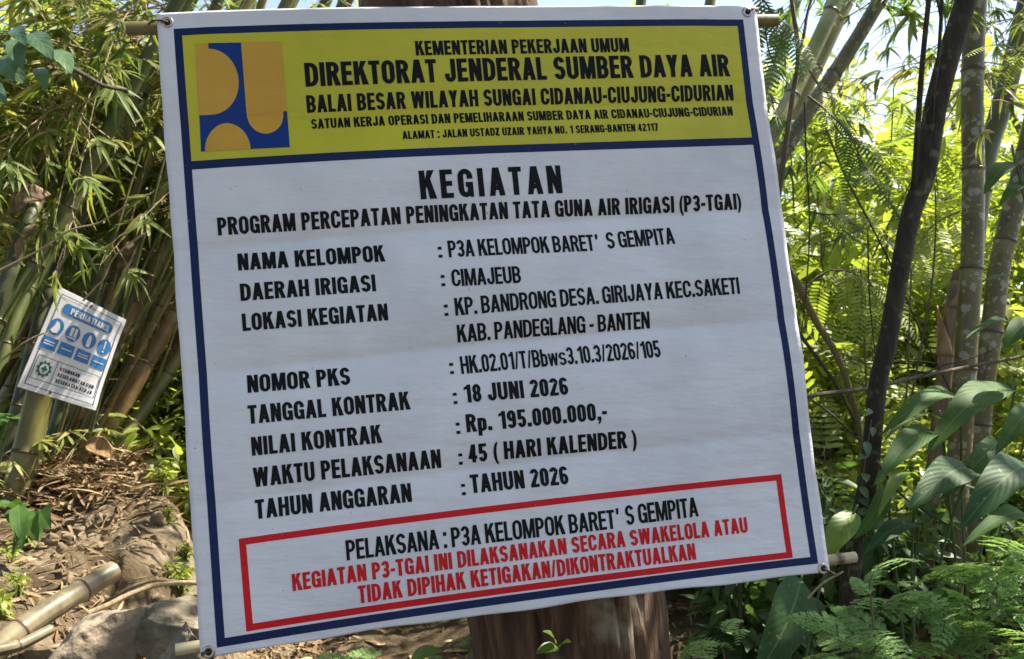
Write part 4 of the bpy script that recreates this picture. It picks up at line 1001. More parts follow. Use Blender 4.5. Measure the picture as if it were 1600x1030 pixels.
for k, cx in enumerate((.155, .385, .615, .84)):
    ci = sprint('symbol_disc', [poly_uv(ell(cx, .355, .095))], 'sign_blue', .0035)
    if k == 0:   # head in a helmet and mask
        ic = [poly_uv([(cx-.02, .30)]+[(cx+.02, .31), (cx+.05, .36), (cx+.035, .41), (cx-.03, .42), (cx-.06, .40), (cx-.03, .35)])]
    elif k == 1:  # boots
        ic = [poly_uv([(cx-.045, .30), (cx-.005, .30), (cx-.005, .37), (cx+.0, .385), (cx-.045, .385)]), poly_uv([(cx+.012, .30), (cx+.045, .30), (cx+.05, .385), (cx+.012, .385)]), quad_uv((cx-.06, .395), (cx+.06, .395), (cx+.06, .408), (cx-.06, .408), 2, 1)]
    elif k == 2:  # person
        ic = [poly_uv([(cx-.012, .30), (cx+.012, .30), (cx+.022, .325), (cx+.03, .37), (cx+.02, .42), (cx-.02, .42), (cx-.03, .37), (cx-.022, .325)])]
    else:
        ic = [poly_uv([(cx-.013, .29), (cx+.013, .29), (cx+.008, .38), (cx-.008, .38)]), poly_uv(ell(cx, .405, .013, 10))]
    sprint('symbol', ic, 'sign_white', .0048, ci)
    sprint('caption_panel', [quad_uv((cx-.105, .465), (cx+.095, .465), (cx+.095, .585), (cx-.105, .585), 4, 3)], 'sign_blue', .0035)
    sprint('caption_line', [quad_uv((cx-.075, y_), (cx+.065, y_), (cx+.065, y_+.010), (cx-.075, y_+.010), 3, 1) for y_ in ((.505, .53) if k in (0, 2) else (.52,))], 'sign_white', .0048)
sprint('outline', frame_pieces(.085, .655, .93, .885, .007)+[quad_uv((.345, .66), (.352, .66), (.352, .88), (.345, .88), 1, 3)], 'sign_ink', .0035)
gear = []
for i in range(40):
    a = 2*math.pi*i/40; r_ = .098 if (i % 4) in (0, 1) else .080; gear.append((.215+r_*math.cos(a), .77+r_/1.35*1.1*math.sin(a)))
gr = sprint('gear', [poly_uv(gear)], 'sign_green', .0035)
sprint('gear_face', [poly_uv(ell(.215, .77, .058))], 'sign_white', .0048, gr)
sprint('cross', [quad_uv((.205-.028, .758), (.225+.028, .758), (.225+.028, .782), (.205-.028, .782), 2, 1), quad_uv((.203, .735), (.227, .735), (.227, .757), (.203, .757), 1, 1), quad_uv((.203, .783), (.227, .783), (.227, .805), (.203, .805), 1, 1)], 'sign_green', .006, gr)
for txt, x1, y_ in (('UTAMAKAN', .67, .735), ('KESELAMATAN DAN', .89, .795), ('KESEHATAN KERJA', .89, .855)):
    sprint('lettering', text_uv(txt, 'heavy', (.40, y_), (x1, y_), (0, -.036)), 'sign_ink', .0035)

for u_, v_ in ((.47, .03), (.40, .965)):
    c = spos(np.array([[u_, v_]]), .004)[0]; mb = MB(); tube(mb, np.stack([c-sn*.03, c, c+sn*.002]), [.003, .003, .0055], 10); mb.obj('nail', M['wire'], sign)

# ------------------------------------------------------------------ the tree behind the banner, and an unseen crown added overhead to shade it
def crown(th, centers, mat, L=(.10, .2), dens=60):
    mb = MB(); B, D, Nn, Ls = [], [], [], []
    for c, r, n in centers:
        o = rng.normal(0, 1, (n, 3)); o = o/np.linalg.norm(o, axis=1)[:, None]*(rng.uniform(0, 1, (n, 1))**.5)*r*[1, 1, .6]
        B.append(np.array(c)+o); D.append(o/r+rng.normal(0, .5, (n, 3))+[0, 0, -.4]); Nn.append(rng.normal(0, .4, (n, 3))+[0, 0, 1]); Ls.append(rng.uniform(*L, n))
    B, D, Nn, Ls = map(np.concatenate, (B, D, Nn, Ls)); leaves(mb, B, D, Nn, Ls, Ls*.45, 'ovate', droop=.2)
    return mb.obj('crown', M[mat], th)
b0 = P(905, 1030, 2.13); b0.z = float(gz(b0.x, b0.y))-.1
tree = thing('tree', 'thick brown tree trunk standing behind the banner', 'tree', b0)
ax = catmull([tuple(b0), tuple(P(895, 1030, 2.13)), tuple(P(800, 515, 2.16)), tuple(P(700, 0, 2.22)), tuple(P(640, -500, 2.5)), tuple(P(640, -1000, 3.0))], 60)
ax = catmull(ax[::6], 420); mb = MB(); tube(mb, ax, np.interp(np.linspace(0, 1, 420), [0, .15, .4, 1], [.27, .205, .238, .15]), 150, cap=False)
V = mb.v[0].reshape(420, 151, 3); cc_ = ax[:, None]; off = V-cc_
for i_ in range(300):
    zz = ax[i_, 2]
    for j_ in range(151):
        th_ = 2*math.pi*(j_ % 150)/150; ca, sa = math.cos(th_), math.sin(th_)
        h_ = mnoise.fractal(Vector((ca*9, sa*9, zz*1.6)), .7, 2.2, 5); cr = mnoise.noise(Vector((ca*6+3, sa*6, zz*.9+7)))
        off[i_, j_] *= 1+.045*h_-.06*max(0, .14-abs(cr))/.14
mb.v[0] = (cc_+off).reshape(-1, 3)
ax = ax[::7]
tips = [Vector(q) for q in ((-1.2, 2.6, 4.4), (.5, 1.5, 4.9), (0, -1.0, 4.9), (-.5, -2.0, 4.6), (-1.6, -.6, 4.8))]  # unseen limbs spread over and behind the camera, shaped to dim the banner
for tp in tips:
    st = ax[48]; tube(mb, catmull([st, (np.array(st)+np.array(tp))/2+[0, 0, .25], tuple(tp)], 12), np.linspace(.09, .025, 12), 10, rough=.02)
mb.obj('trunk', M['tree_bark'], tree)
cen = []
for tp in tips:
    for k in range(14): cen.append((np.array(tp)+rng.normal(0, .75, 3)*[1, 1, .4]+[0, 0, .4], rng.uniform(.4, .75), 90))
crown(tree, cen, 'shade_canopy', L=(.12, .24))

# dark leaning tree on the right
b0 = P(1330, 880, 2.75); pts = [P(1333, 861, 2.75), P(1344, 810, 2.75), P(1358, 740, 2.76), P(1372, 600, 2.78), P(1386, 540, 2.79), P(1420, 350, 2.82), P(1446, 270, 2.84), P(1465, 155, 2.86), P(1508, 5, 2.9), P(1590, -250, 3.0), P(1700, -650, 3.2)]
gb = Vector((b0.x-.05, b0.y, float(gz(b0.x, b0.y))-.1))
dark = thing('tree', 'dark leaning tree with smooth brown bark right of the banner', 'tree', gb)
ax = catmull([tuple(gb)]+[tuple(p) for p in pts], 70)
mb = MB(); tube(mb, ax, np.interp(np.linspace(0, 1, 70), [0, .12, .5, .72, 1], [.034, .025, .0265, .033, .028]), 18, rough=.02)
for tp in ((2.6, 3.6, 4.6), (3.2, 2.6, 4.4), (1.9, 2.2, 4.7)):
    tube(mb, catmull([ax[66], (np.array(ax[66])+np.array(tp))/2+[0, 0, .2], tp], 10), np.linspace(.025, .01, 10), 8)
mb.obj('trunk', M['dark_bark'], dark)
cen = []  # unseen crown, placed to block the sun from the lower right plants
for tp in ((2.7, 3.6, 4.7), (3.3, 2.8, 4.6), (2.1, 2.4, 4.8), (3.6, 3.6, 4.6), (2.9, 3.1, 4.3), (4.0, 4.0, 4.9)):
    for k in range(5): cen.append((np.array(tp)+rng.normal(0, .5, 3)*[1, 1, .4], rng.uniform(.4, .65), 60))
crown(dark, cen, 'shade_canopy', L=(.10, .2))
# its side stems
for pts, r_, lb in (([(1427, 300, 2.83), (1430, 262, 2.80), (1440, 113, 2.80), (1452, -10, 2.82), (1462, -120, 2.85)], .0095, 0), ([(1455, 215, 2.83), (1459, 140, 2.80), (1466, 95, 2.80), (1471, 14, 2.82), (1476, -60, 2.84)], .0065, 0), ([(1470, 30, 2.81), (1466, 8, 2.80), (1458, -30, 2.8)], .004, 0)):
    mb = MB(); tube(mb, catmull([tuple(P(*p)) for p in pts], 24), np.linspace(r_, r_*.75, 24), 8, rough=.03); mb.obj('side_stem', M['dark_bark'], dark)
# little climbing leaves on the dark trunk
mb = MB(); B, D, Nn, Ls = [], [], [], []
for x, y in ((1362, 668), (1353, 712), (1348, 740), (1340, 760), (1337, 800), (1335, 822), (1332, 845), (1355, 690), (1341, 780), (1362, 640)):
    p = P(x+rng.normal(0, 3), y, 2.70); B.append(tuple(p)); D.append((rng.uniform(-1, .6), -.4, rng.uniform(-.9, .2))); Nn.append((rng.normal(0, .3), -.6, .8)); Ls.append(rng.uniform(.03, .05))
leaves(mb, B, D, Nn, np.array(Ls), np.array(Ls)*.62, 'ovate', droop=.15)
tube(mb, catmull([tuple(P(1325, 900, 2.7)), tuple(P(1334, 840, 2.70)), tuple(P(1346, 760, 2.71)), tuple(P(1362, 655, 2.74))], 14), .0015, 4, mi=1)
tag(mb.obj('climbing_vine', [M['round'], M['twig']], base=P(1325, 900, 2.7)), 'small leaved creeper climbing the foot of the dark leaning tree', 'creeper')

# ------------------------------------------------------------------ right-hand bamboo and stems
culm('mottled bamboo culm with white lichen spots, just right of the dark tree', [(1494, 800), (1506, 615), (1512, 500), (1519, 400), (1521, 260), (1519, 140), (1526, -30), (1535, -200)], 17.5, 'culm_lichen', 3.4, 3.5, spacing=.36, taper=.95, branches=0, seg=20)
culm('lichen spotted bamboo culm at the right edge, knotted in its middle', [(1520, 800), (1536, 612), (1552, 500), (1560, 425), (1577, 350), (1600, 260), (1640, 80)], 17, 'culm_lichen', 3.7, 3.75, spacing=.36, taper=.95, seg=20)
culm('smooth blue green bamboo culm rising at the right edge against the sky', [(1502, 640), (1520, 400), (1540, 250), (1558, 190), (1580, 110), (1602, 20), (1625, -80)], 16, 'culm_blue', 4.1, 4.3, spacing=.42, taper=1.0, branches=9, br=BR, vis=(1480, 1660, -120, 160), seg=20)
culm('thin far bamboo culm whose leaves hang before the sky gap at the upper right', [(1700, 560), (1620, 260), (1480, 20), (1400, -80)], 6, 'culm_green', 6.4, 6.6, spacing=.4, branches=16, br=BRF, vis=(1360, 1640, -100, 170))
culm('short brown bamboo culm wrapped in torn sheaths, left of the spotted culm', [(1468, 660), (1480, 540), (1490, 470), (1500, 425)], 14, 'culm_brown', 3.8, 3.85, spacing=.3, sheaths=[(.45, .2, 'sheath', 30), (.7, .16, 'sheath', 180)], taper=.8)
culm('pale green bamboo culm slanting past the top right corner of the banner', [(1120, 380), (1206, 211), (1248, 127), (1308, 0), (1340, -70)], 13, 'culm_pale', 4.4, 4.8, spacing=.5, taper=.95, branches=3, br=BRF, bt=(.7, 1))
culm('pale dry bamboo culm behind the slanting green one', [(1150, 370), (1225, 215), (1285, 90), (1330, -5), (1370, -80)], 11, 'culm_yellow', 5.0, 5.4, spacing=.5, branches=2, br=BRF, bt=(.7, 1))
culm('grey lichen covered bamboo culm leaning far right from behind the banner', [(1150, 360), (1220, 245), (1274, 158), (1330, 75), (1378, -5), (1430, -90)], 12.5, 'culm_lichen', 3.9, 4.2, spacing=.4, taper=.95, seg=18)
culm('second pale green bamboo culm close to the banner edge', [(1110, 330), (1180, 175), (1222, 75), (1250, -20)], 11, 'culm_pale', 5.2, 5.5, spacing=.5, branches=3, br=BRF, bt=(.6, 1))
for k, (x0, x1) in enumerate(((430, 560), (520, 640), (960, 1010), (1060, 1120))):
    culm('bamboo culm mostly hidden behind the banner', [(x0-80, 700), (x0, 300), (x1, -60)], 11, ['culm_green', 'culm_olive'][k % 2], 4.5, 4.9, branches=3, br=BRF, bt=(.7, 1), group='culms hidden behind the banner')

def stem(label, pts, r, mat='liana', name='liana', cat='stem', taper=.7, rough=.04, group=None):
    W = [tuple(P(*p)) for p in pts]; mb = MB(); n = 10*len(W)
    tube(mb, catmull(W, n), np.linspace(r, r*taper, n), 8, rough=rough)
    return tag(mb.obj(name, M[mat], base=W[0]), label, cat, group)
stem('thin grey brown sapling stem beside the right edge of the banner, forking at its top', [(1200, 420, 3.1), (1220, 280, 3.1), (1237, 158, 3.1), (1247, 85, 3.1), (1237, 0, 3.12), (1232, -60, 3.12)], .0095, 'sapling', 'bare_sapling', 'sapling')
stem('thin fork of the sapling stem at the top right of the banner', [(1246, 92, 3.1), (1256, 55, 3.1), (1262, 20, 3.12), (1274, -20, 3.15)], .006, 'sapling', 'bare_sapling', 'sapling')
stem('yellow mossy sapling stem sloping down right from the banner edge', [(1215, 390, 3.5), (1240, 433, 3.5), (1274, 500, 3.5), (1308, 556, 3.5), (1330, 618, 3.52), (1346, 690, 3.55), (1352, 790, 3.6), (1350, 900, 3.6)], .0145, 'sapling_moss', 'bare_sapling', 'sapling')
stem('thinner dark stem sloping parallel below the mossy one', [(1235, 490, 3.7), (1254, 528, 3.7), (1308, 604, 3.72), (1350, 690, 3.75)], .008, 'liana', 'bare_sapling', 'sapling')
stem('horizontal brown stick crossing behind the dark tree', [(1250, 621, 3.0), (1300, 614, 3.0), (1358, 607, 3.02), (1431, 590, 3.05), (1520, 572, 3.1), (1605, 556, 3.1)], .0075, 'twig', 'stick', 'stick')
stem('thin twig forking up from the horizontal stick by the spotted culm', [(1440, 588, 3.04), (1470, 572, 3.04), (1500, 565, 3.05), (1548, 549, 3.06)], .003, 'liana', 'stick', 'stick')
stem('hanging liana dropping close to the banner edge', [(1257, 160, 3.3), (1260, 250, 3.3), (1265, 350, 3.3), (1260, 450, 3.3), (1250, 560, 3.3), (1256, 700, 3.3)], .0032)
stem('liana crossing diagonally to the dark trunk', [(1290, 200, 3.6), (1322, 278, 3.6), (1360, 350, 3.6), (1395, 420, 3.6), (1440, 520, 3.6), (1490, 620, 3.6)], .0045)
stem('second liana sloping above the diagonal one', [(1300, 190, 4.0), (1344, 250, 4.0), (1412, 350, 4.0)], .0038)
stem('upright thin liana left of the dark trunk', [(1356, 360, 3.4), (1358, 450, 3.4), (1366, 540, 3.4), (1375, 590, 3.4)], .003)
stem('upright thin stem rising right of the dark trunk', [(1408, 700, 3.5), (1418, 590, 3.5), (1421, 500, 3.5), (1424, 420, 3.5)], .0042, 'sapling')
stem('second upright thin stem right of the dark trunk', [(1420, 640, 3.5), (1434, 570, 3.5), (1455, 450, 3.5), (1462, 360, 3.5), (1461, 290, 3.5)], .0042, 'sapling')
stem('dark fallen twig running below the horizontal stick', [(1268, 625, 3.05), (1300, 648, 3.05), (1334, 680, 3.0), (1345, 690, 3.0)], .004, 'liana', 'twig', 'twig')
stem('dark twig sloping through the broad leaves', [(1370, 720, 2.6), (1400, 765, 2.6), (1432, 790, 2.6), (1480, 820, 2.6)], .0042, 'liana', 'twig', 'twig')
stem('thin dry twig across the lower right fern', [(1262, 935, 2.3), (1285, 912, 2.3), (1318, 893, 2.3)], .003, 'twig_pale', 'twig', 'twig')
stem('curved pale twig hanging in the left foliage', [(-20, 432, 3.1), (60, 392, 3.1), (110, 360, 3.1), (155, 348, 3.1), (200, 320, 3.1)], .0038, 'twig_pale', 'twig', 'twig')
stem('pale twig above the corner of the safety sign', [(130, 470, 3.5), (150, 448, 3.5), (162, 436, 3.5), (180, 400, 3.5), (225, 365, 3.5)], .0038, 'twig_pale', 'twig', 'twig')
stem('pale branching twig left of the safety sign', [(-15, 578, 3.6), (25, 545, 3.6), (48, 530, 3.6), (70, 520, 3.6)], .004, 'twig_pale', 'twig', 'twig')
stem('dark branch among the leaves at the upper left', [(110, 105, 3.3), (140, 122, 3.3), (165, 135, 3.3), (200, 142, 3.3)], .008, 'liana', 'twig', 'twig')
stem('arching green liana at the upper right corner of the banner', [(1196, 40, 2.9), (1200, 75, 2.9), (1212, 105, 2.9), (1234, 135, 2.9)], .0026)

# ------------------------------------------------------------------ broad leaves
def broad_leaf(th, base, tip, wid, up, mat, arch=.15, cup=.18, wave=.03, name='leaf'):
    base = np.array(base); tip = np.array(tip); ax = tip-base; L = np.linalg.norm(ax); x = ax/L
    z = norm(np.array(up, float)-(np.array(up)@x)*x); y = np.cross(z, x); nu, nv = 10, 18
    V, UV_ = [], []; ph = rng.uniform(0, 6)
    for i in range(nv+1):
        t_ = i/nv; prof = (math.sin(math.pi*min(1, t_**.72)))**.75*(1 if t_ < .999 else 0)+.01
        for j in range(nu+1):
            s_ = 2*j/nu-1; hw = wid*.5*prof
            h = arch*L*math.sin(math.pi*t_)*1.0 - arch*L*.6*t_**3 + cup*hw*abs(s_)**1.3 + wave*L*.35*math.sin(t_*13+ph+s_*1.5)*abs(s_)**2
            V.append(base+x*(L*t_)+y*(hw*s_)+z*h); UV_.append((.5+.5*s_, t_))
    f = [(i*(nu+1)+j, i*(nu+1)+j+1, (i+1)*(nu+1)+j+1, (i+1)*(nu+1)+j) for i in range(nv) for j in range(nu)]
    mb = MB(); mb.add(np.array(V), f, np.array(UV_)); return mb.obj(name, M[mat], th)
for hh in HUSK:
    th_, b_, t_, w_, m_, up_, ar_ = hh; o = broad_leaf(th_, P(*b_), P(*t_), w_*b_[2]/F, up_, m_, ar_, cup=.3, wave=.10, name='sheath')
    md_ = o.modifiers.new('thickness', 'SOLIDIFY'); md_.thickness = .0008
def broad_plant(label, root, lst, cat='plant', pet='sapling_moss', group=None):
    root = Vector(root); root.z = float(gz(root.x, root.y))
    th = thing('broad_leaf_plant', label, cat, root, group)
    for (bx, by, bd), (tx, ty, td), wpx, up, mat, arch in lst:
        b = P(bx, by, bd); t_ = P(tx, ty, td)
        lf = broad_leaf(th, b, t_, wpx*bd/F, up, mat, arch)
        mb = MB(); q = (b+root)/2+Vector((0, .05, .12)); tube(mb, catmull([tuple(root-Vector((0, 0, .05))), tuple(q), tuple(b), tuple(b+(t_-b)*.04)], 14), np.linspace(.005, .003, 14), 6)
        mb.obj('petiole', M['broad_stem'] if 'broad_stem' in M else M[pet], th)
    return th
M['broad_stem'] = plain('leaf_stalk', (.06, .11, .035), rough=.45)
broad_plant('broad leaved plant with long ribbed leaves in front of the spotted culms', P(1530, 1000, 3.0), [
    ((1502, 622, 2.95), (1382, 666, 2.7), 36, (.1, -.55, 1), 'broad', .13),
    ((1586, 610, 3.0), (1452, 690, 2.65), 54, (-.1, -.6, 1), 'broad', .12),
    ((1470, 655, 3.0), (1385, 676, 2.75), 20, (0, -.3, 1), 'broad_bright', .1),
    ((1560, 690, 3.1), (1478, 772, 2.8), 34, (.3, -.8, .8), 'broad', .12),
    ((1620, 640, 3.0), (1560, 700, 2.75), 40, (-.2, -.8, .8), 'broad', .12),
    ((1475, 690, 2.9), (1372, 738, 2.55), 46, (0, -.5, 1), 'broad', .15)])
broad_plant('narrow leaves poking in from the right edge across the spotted culms', P(1800, 900, 3.2), [
    ((1600, 520, 3.1), (1512, 517, 2.9), 22, (0, -.35, 1), 'broad', .12),
    ((1612, 452, 3.15), (1534, 434, 3.0), 14, (0, -.4, 1), 'broad', .1)])
broad_plant('dark spotted broad leaved plant low beside the dark tree', P(1440, 1000, 2.75), [
    ((1516, 733, 2.75), (1425, 785, 2.5), 56, (0, -.8, .9), 'broad_dark', .12),
    ((1432, 752, 2.7), (1374, 790, 2.5), 24, (0, -.3, 1), 'broad_bright', .22),
    ((1436, 820, 2.75), (1352, 858, 2.55), 32, (0, -.5, 1), 'broad_dark', .1),
    ((1385, 760, 2.75), (1340, 840, 2.6), 30, (.5, -.8, .6), 'broad', .1)])
broad_plant('dark glossy broad leaved plant at the right edge above the ferns', P(1730, 1000, 2.7), [
    ((1612, 728, 2.7), (1508, 812, 2.45), 62, (-.2, -.8, .8), 'broad_dark', .14),
    ((1622, 822, 2.6), (1512, 836, 2.4), 34, (0, -.5, 1), 'broad', .16),
    ((1612, 500, 2.9), (1570, 540, 2.8), 34, (-.3, -.8, .7), 'broad', .1)])
broad_plant('tall ribbed leaf standing under the lower right corner of the banner', P(1225, 1120, 2.5), [
    ((1252, 905, 2.55), (1185, 1060, 2.3), 70, (.15, -1, .35), 'broad_dark', .08),
    ((1335, 800, 2.6), (1290, 872, 2.5), 42, (-.5, -.9, .4), 'broad_bright', .08),
    ((1260, 930, 2.6), (1285, 990, 2.45), 30, (.2, -1, .5), 'broad_dark', .1)])
broad_plant('dark leaf overhanging the blue green culm at the right edge', P(1780, 700, 3.2), [
    ((1588, 256, 3.0), (1538, 296, 2.85), 30, (-.3, -.7, .8), 'broad', .1),
    ((1600, 290, 3.0), (1562, 318, 2.9), 20, (-.3, -.7, .8), 'broad', .1)])

# round-leaved climber, upper left
th = thing('round_leaf_climber', 'climber with round blue green leaves at the upper left corner', 'climber', P(-30, 60, 2.6))
mb = MB(); tube(mb, catmull([tuple(P(-30, 160, 2.75)), tuple(P(20, 90, 2.72)), tuple(P(60, 60, 2.7)), tuple(P(90, 70, 2.68))], 14), .003, 6); mb.obj('stem', M['twig'], th)
for (bx, by), (tx, ty), wpx in (((20, 62), (34, 104), 34), ((46, 52), (82, 90), 36), ((82, 78), (112, 112), 34), ((-8, 92), (38, 128), 46), ((22, 44), (40, 68), 26), ((8, 46), (-12, 66), 24), ((60, 106), (72, 140), 22), ((-15, 130), (10, 160), 22)):
    broad_leaf(th, P(bx, by, 2.72), P(tx, ty, 2.62), wpx*2.65/F*1.0, (rng.normal(0, .2), -.75, .8), 'round', .08, cup=.1)
# low leafy plants at the far left
for lb, cx, cy, d, sc in (('bunch of large drooping green leaves low at the left edge', 40, 792, 3.0, 1.0), ('small plant with dull green leaves below the safety sign post', 18, 655, 3.3, .75)):
    th = thing('leafy_plant', lb, 'plant', P(cx-20, cy+60, d))
    for k in range(8):
        a = rng.uniform(-1, 1); b = P(cx+rng.normal(0, 10), cy+rng.normal(0, 8), d+rng.normal(0, .04)); t_ = b+Vector((a*.10, -.10, rng.uniform(-.12, .03)))*sc
        broad_leaf(th, b, t_, rng.uniform(.05, .075)*sc, (rng.normal(0, .3), -.5, 1), 'broad', .12)
        mb = MB(); tube(mb, np.array([tuple(P(cx-20, cy+75, d+.02)), tuple((b+P(cx-20, cy+60, d))/2), tuple(b)]), .003, 5); mb.obj('petiole', M['broad_stem'], th)

# ------------------------------------------------------------------ ferns, lower right
def fern_frond_mesh():
    mb = MB(); Lr = .34; B, D, Nn, Ls, Ws = [], [], [], [], []
    t = np.linspace(0, 1, 10); ax = np.stack([Lr*t, .02*np.sin(t*3), .10*Lr*t*4*(1-t)-.22*Lr*t**2], 1); tube(mb, ax, np.linspace(.0018, .0006, 10), 4, mi=1, cap=False)
    np_ = 10
    for k in range(np_):
        s_ = .12+.86*k/(np_-1); p = np.array([np.interp(s_, t, ax[:, j]) for j in range(3)])
        pl = .125*(1-s_)**.75*(.55+.45*min(1, s_*4))+.012
        for sd in (-1, 1):
            dv = norm(np.array([.62, sd, -.18+rng.normal(0, .08)])); m = max(3, int(pl/.0085))
            for j in range(m):
                q = p+dv*pl*(.08+.92*j/m)+np.array([0, 0, -.12*pl*(j/m)**2])
                for s2 in (-1, 1):
                    pv = norm(np.cross([0, 0, 1], dv))*s2
                    B.append(q); D.append(dv*.7+pv+rng.normal(0, .12, 3)); Nn.append(np.array([0, 0, 1.])+rng.normal(0, .2, 3)); Ls.append(.024*(1-.55*j/m)); Ws.append(.0078)
    leaves(mb, B, D, Nn, np.array(Ls), np.array(Ws), 'leaflet', droop=.1, fold=.1)
    return mb.mesh('frond', [M['fern'], M['twig']])
FM = [fern_frond_mesh() for _ in range(3)]
def fern(label, px, py, d, n, sc, group=None, az=(0, 360), el=(-15, 40)):
    c = P(px, py, d); root = Vector((c.x, c.y, min(c.z-.05, float(gz(c.x, c.y))+.12)))
    th = thing('fern', label, 'fern', root, group)
    mb = MB(); tube(mb, catmull([tuple(root-Vector((0, 0, .2))), tuple((root+c)/2+Vector((.02, 0, 0))), tuple(c)], 10), np.linspace(.004, .002, 10), 5); mb.obj('stem', M['twig'], th)
    for k in range(n):
        o = bpy.data.objects.new('frond', random.choice(FM)); COL.objects.link(o); o.parent = th
        o.location = c-root+Vector((rng.normal(0, .03), rng.normal(0, .03), rng.normal(0, .04)))
        o.rotation_euler = Euler((R(rng.uniform(-25, 25)), R(-rng.uniform(*el)), R(rng.uniform(*az))), 'XYZ'); s_ = .68*sc*rng.uniform(.7, 1.15); o.scale = (s_,)*3
    return th
fern('pale lacy fern at the bottom right corner', 1570, 985, 2.25, 9, 1.0)
fern('lacy fern spreading beneath the glossy leaf at the right edge', 1590, 880, 2.4, 8, 1.0)
fern('lacy fern in the middle of the lower right undergrowth', 1465, 925, 2.35, 9, .9)
fern('small lacy fern sprouting by the end of the bottom pole', 1358, 905, 2.2, 5, .38)
fern('lacy fern at the bottom edge right of the tall ribbed leaf', 1375, 990, 2.25, 9, .8)
fern('low fern at the bottom edge near the foot of the dark tree', 1310, 1030, 2.2, 7, .75)
fern('fern reaching up between the two lower right plants', 1500, 1010, 2.3, 9, .9)
fern('thin fern under the lower edge of the banner', 1130, 1015, 2.3, 5, .5)
fern('small fern under the bottom hem left of the tree trunk', 690, 1040, 2.15, 6, .5)
fern('tuft of fern against the right side of the tree trunk', 1075, 1005, 2.2, 6, .55)
fern('little fern under the bottom hem near the lower left pole end', 560, 1060, 2.2, 5, .45)
# dark undergrowth shrubs behind the ferns
G3 = 'dark low shrubs behind the ferns'
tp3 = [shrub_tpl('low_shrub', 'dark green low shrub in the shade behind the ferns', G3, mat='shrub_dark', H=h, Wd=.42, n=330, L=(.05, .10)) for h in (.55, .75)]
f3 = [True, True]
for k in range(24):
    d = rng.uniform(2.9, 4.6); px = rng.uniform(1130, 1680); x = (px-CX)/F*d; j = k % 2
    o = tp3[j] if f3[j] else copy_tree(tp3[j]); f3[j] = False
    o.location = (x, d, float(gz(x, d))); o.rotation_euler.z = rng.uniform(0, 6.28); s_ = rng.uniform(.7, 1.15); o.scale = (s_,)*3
G4 = 'green shrubs between the clump and the banner'
tp4 = shrub_tpl('low_shrub', 'fresh green shrub low between the bamboo clump and the banner', G4, mat='shrub', H=.8, Wd=.5, n=560, L=(.05, .10))
for k in range(15):
    d = rng.uniform(4.4, 5.8); px = rng.uniform(170, 420); x = (px-CX)/F*d
    o = tp4 if k == 0 else copy_tree(tp4)
    o.location = (x, d, float(gz(x, d))); o.rotation_euler.z = rng.uniform(0, 6.28); s_ = rng.uniform(.7, 1.3); o.scale = (s_,)*3
G5 = 'small weeds along the rim of the bank'
tp5 = shrub_tpl('weed', 'small green weed growing on the rim of the bank', G5, mat='shrub', H=.22, Wd=.14, n=90, L=(.03, .07), cat='weed', stems=5)
wd5 = [(P(x_, 500, d_).x, d_) for x_, d_ in ((262, 3.5), (285, 3.25), (304, 3.05), (314, 2.9), (250, 3.75), (290, 3.4), (20, 3.1), (-10, 2.9), (45, 3.3), (30, 2.75), (0, 2.6), (320, 3.15))]
for k, (x, d) in enumerate(wd5):
    o = tp5 if k == 0 else copy_tree(tp5)
    o.location = (x, d, float(gz(x, d))); o.rotation_euler.z = rng.uniform(0, 6.28); s_ = rng.uniform(.3, .75); o.scale = (s_,)*3
# leaves under the banner by the trunk
th = thing('leafy_plant', 'green seedling with oval leaves at the foot of the tree trunk', 'plant', P(850, 1060, 1.88))
for (bx, by), (tx, ty), wpx in (((872, 1012, ), (838, 1020), 22), ((868, 1005), (850, 985), 16), ((875, 1010), (892, 1002), 14), ((640, 1035), (690, 1015), 30)):
    broad_leaf(th, P(bx, by, 1.86), P(tx, ty, 1.83), wpx*1.86/F, (0, -.6, 1), 'broad_bright', .1)

# ------------------------------------------------------------------ left ground: rocks, logs, litter
def rock(name, label, c, size, mat, seed, flat=1.0, cut=None, cat='rock'):
    bm = bmesh.new(); bmesh.ops.create_icosphere(bm, subdivisions=6, radius=1); rs = np.random.default_rng(seed); pl = rs.normal(0, 1, (11, 3)); pl /= np.linalg.norm(pl, axis=1)[:, None]; dd = rs.uniform(.42, .75, 11)
    ph = rs.uniform(0, 6, 12)
    V = np.array([v.co[:] for v in bm.verts])
    for n_, d_ in zip(pl, dd):
        e = V@n_-d_; V = V-np.clip(e, 0, None)[:, None]*n_*.92
    nz = np.array([mnoise.fractal(Vector(q)*1.9+Vector(ph[:3]*7), .9, 2.1, 7) for q in V]); V = V*(1+.12*nz[:, None])*1.25
    V = V*np.array(size)
    mb = MB(); mb.add(V+np.array(c), [tuple(v.index for v in f.verts) for f in bm.faces], smooth=True); bm.free()
    return tag(mb.obj(name, M[mat], base=Vector(c)-Vector((0, 0, size[2]))), label, cat)
rock('boulder', 'pale grey boulder at the bottom left beside the lying culm', P(150, 1040, 2.45), (.13, .15, .15), 'rock', 3)
rock('stone_slab', 'broken stone slab overhanging beside the boulder, near the lower left banner corner', P(258, 985, 2.5), (.14, .14, .075), 'rock_mossy', 8)
rock('stone', 'brown stone tucked under the slab at the bottom left banner corner', P(290, 1040, 2.3), (.07, .08, .08), 'rock_mossy', 21)
mb = MB(); nodes, _, _ = bamboo(mb, [P(-40, 1043, 2.30), P(60, 965, 2.45), P(178, 892, 2.66)], (.0315, .0285), .19, 20, capmi=0)
tag(mb.obj('cut_culm', M['culm_log'], base=P(-40, 1040, 2.3)), 'thick cut bamboo culm lying on the bank at the lower left', 'bamboo pole')
mb = MB(); bamboo(mb, [P(-20, 1020, 2.28), P(30, 1008, 2.33), P(80, 983, 2.4)], (.016, .013), .10, 14)
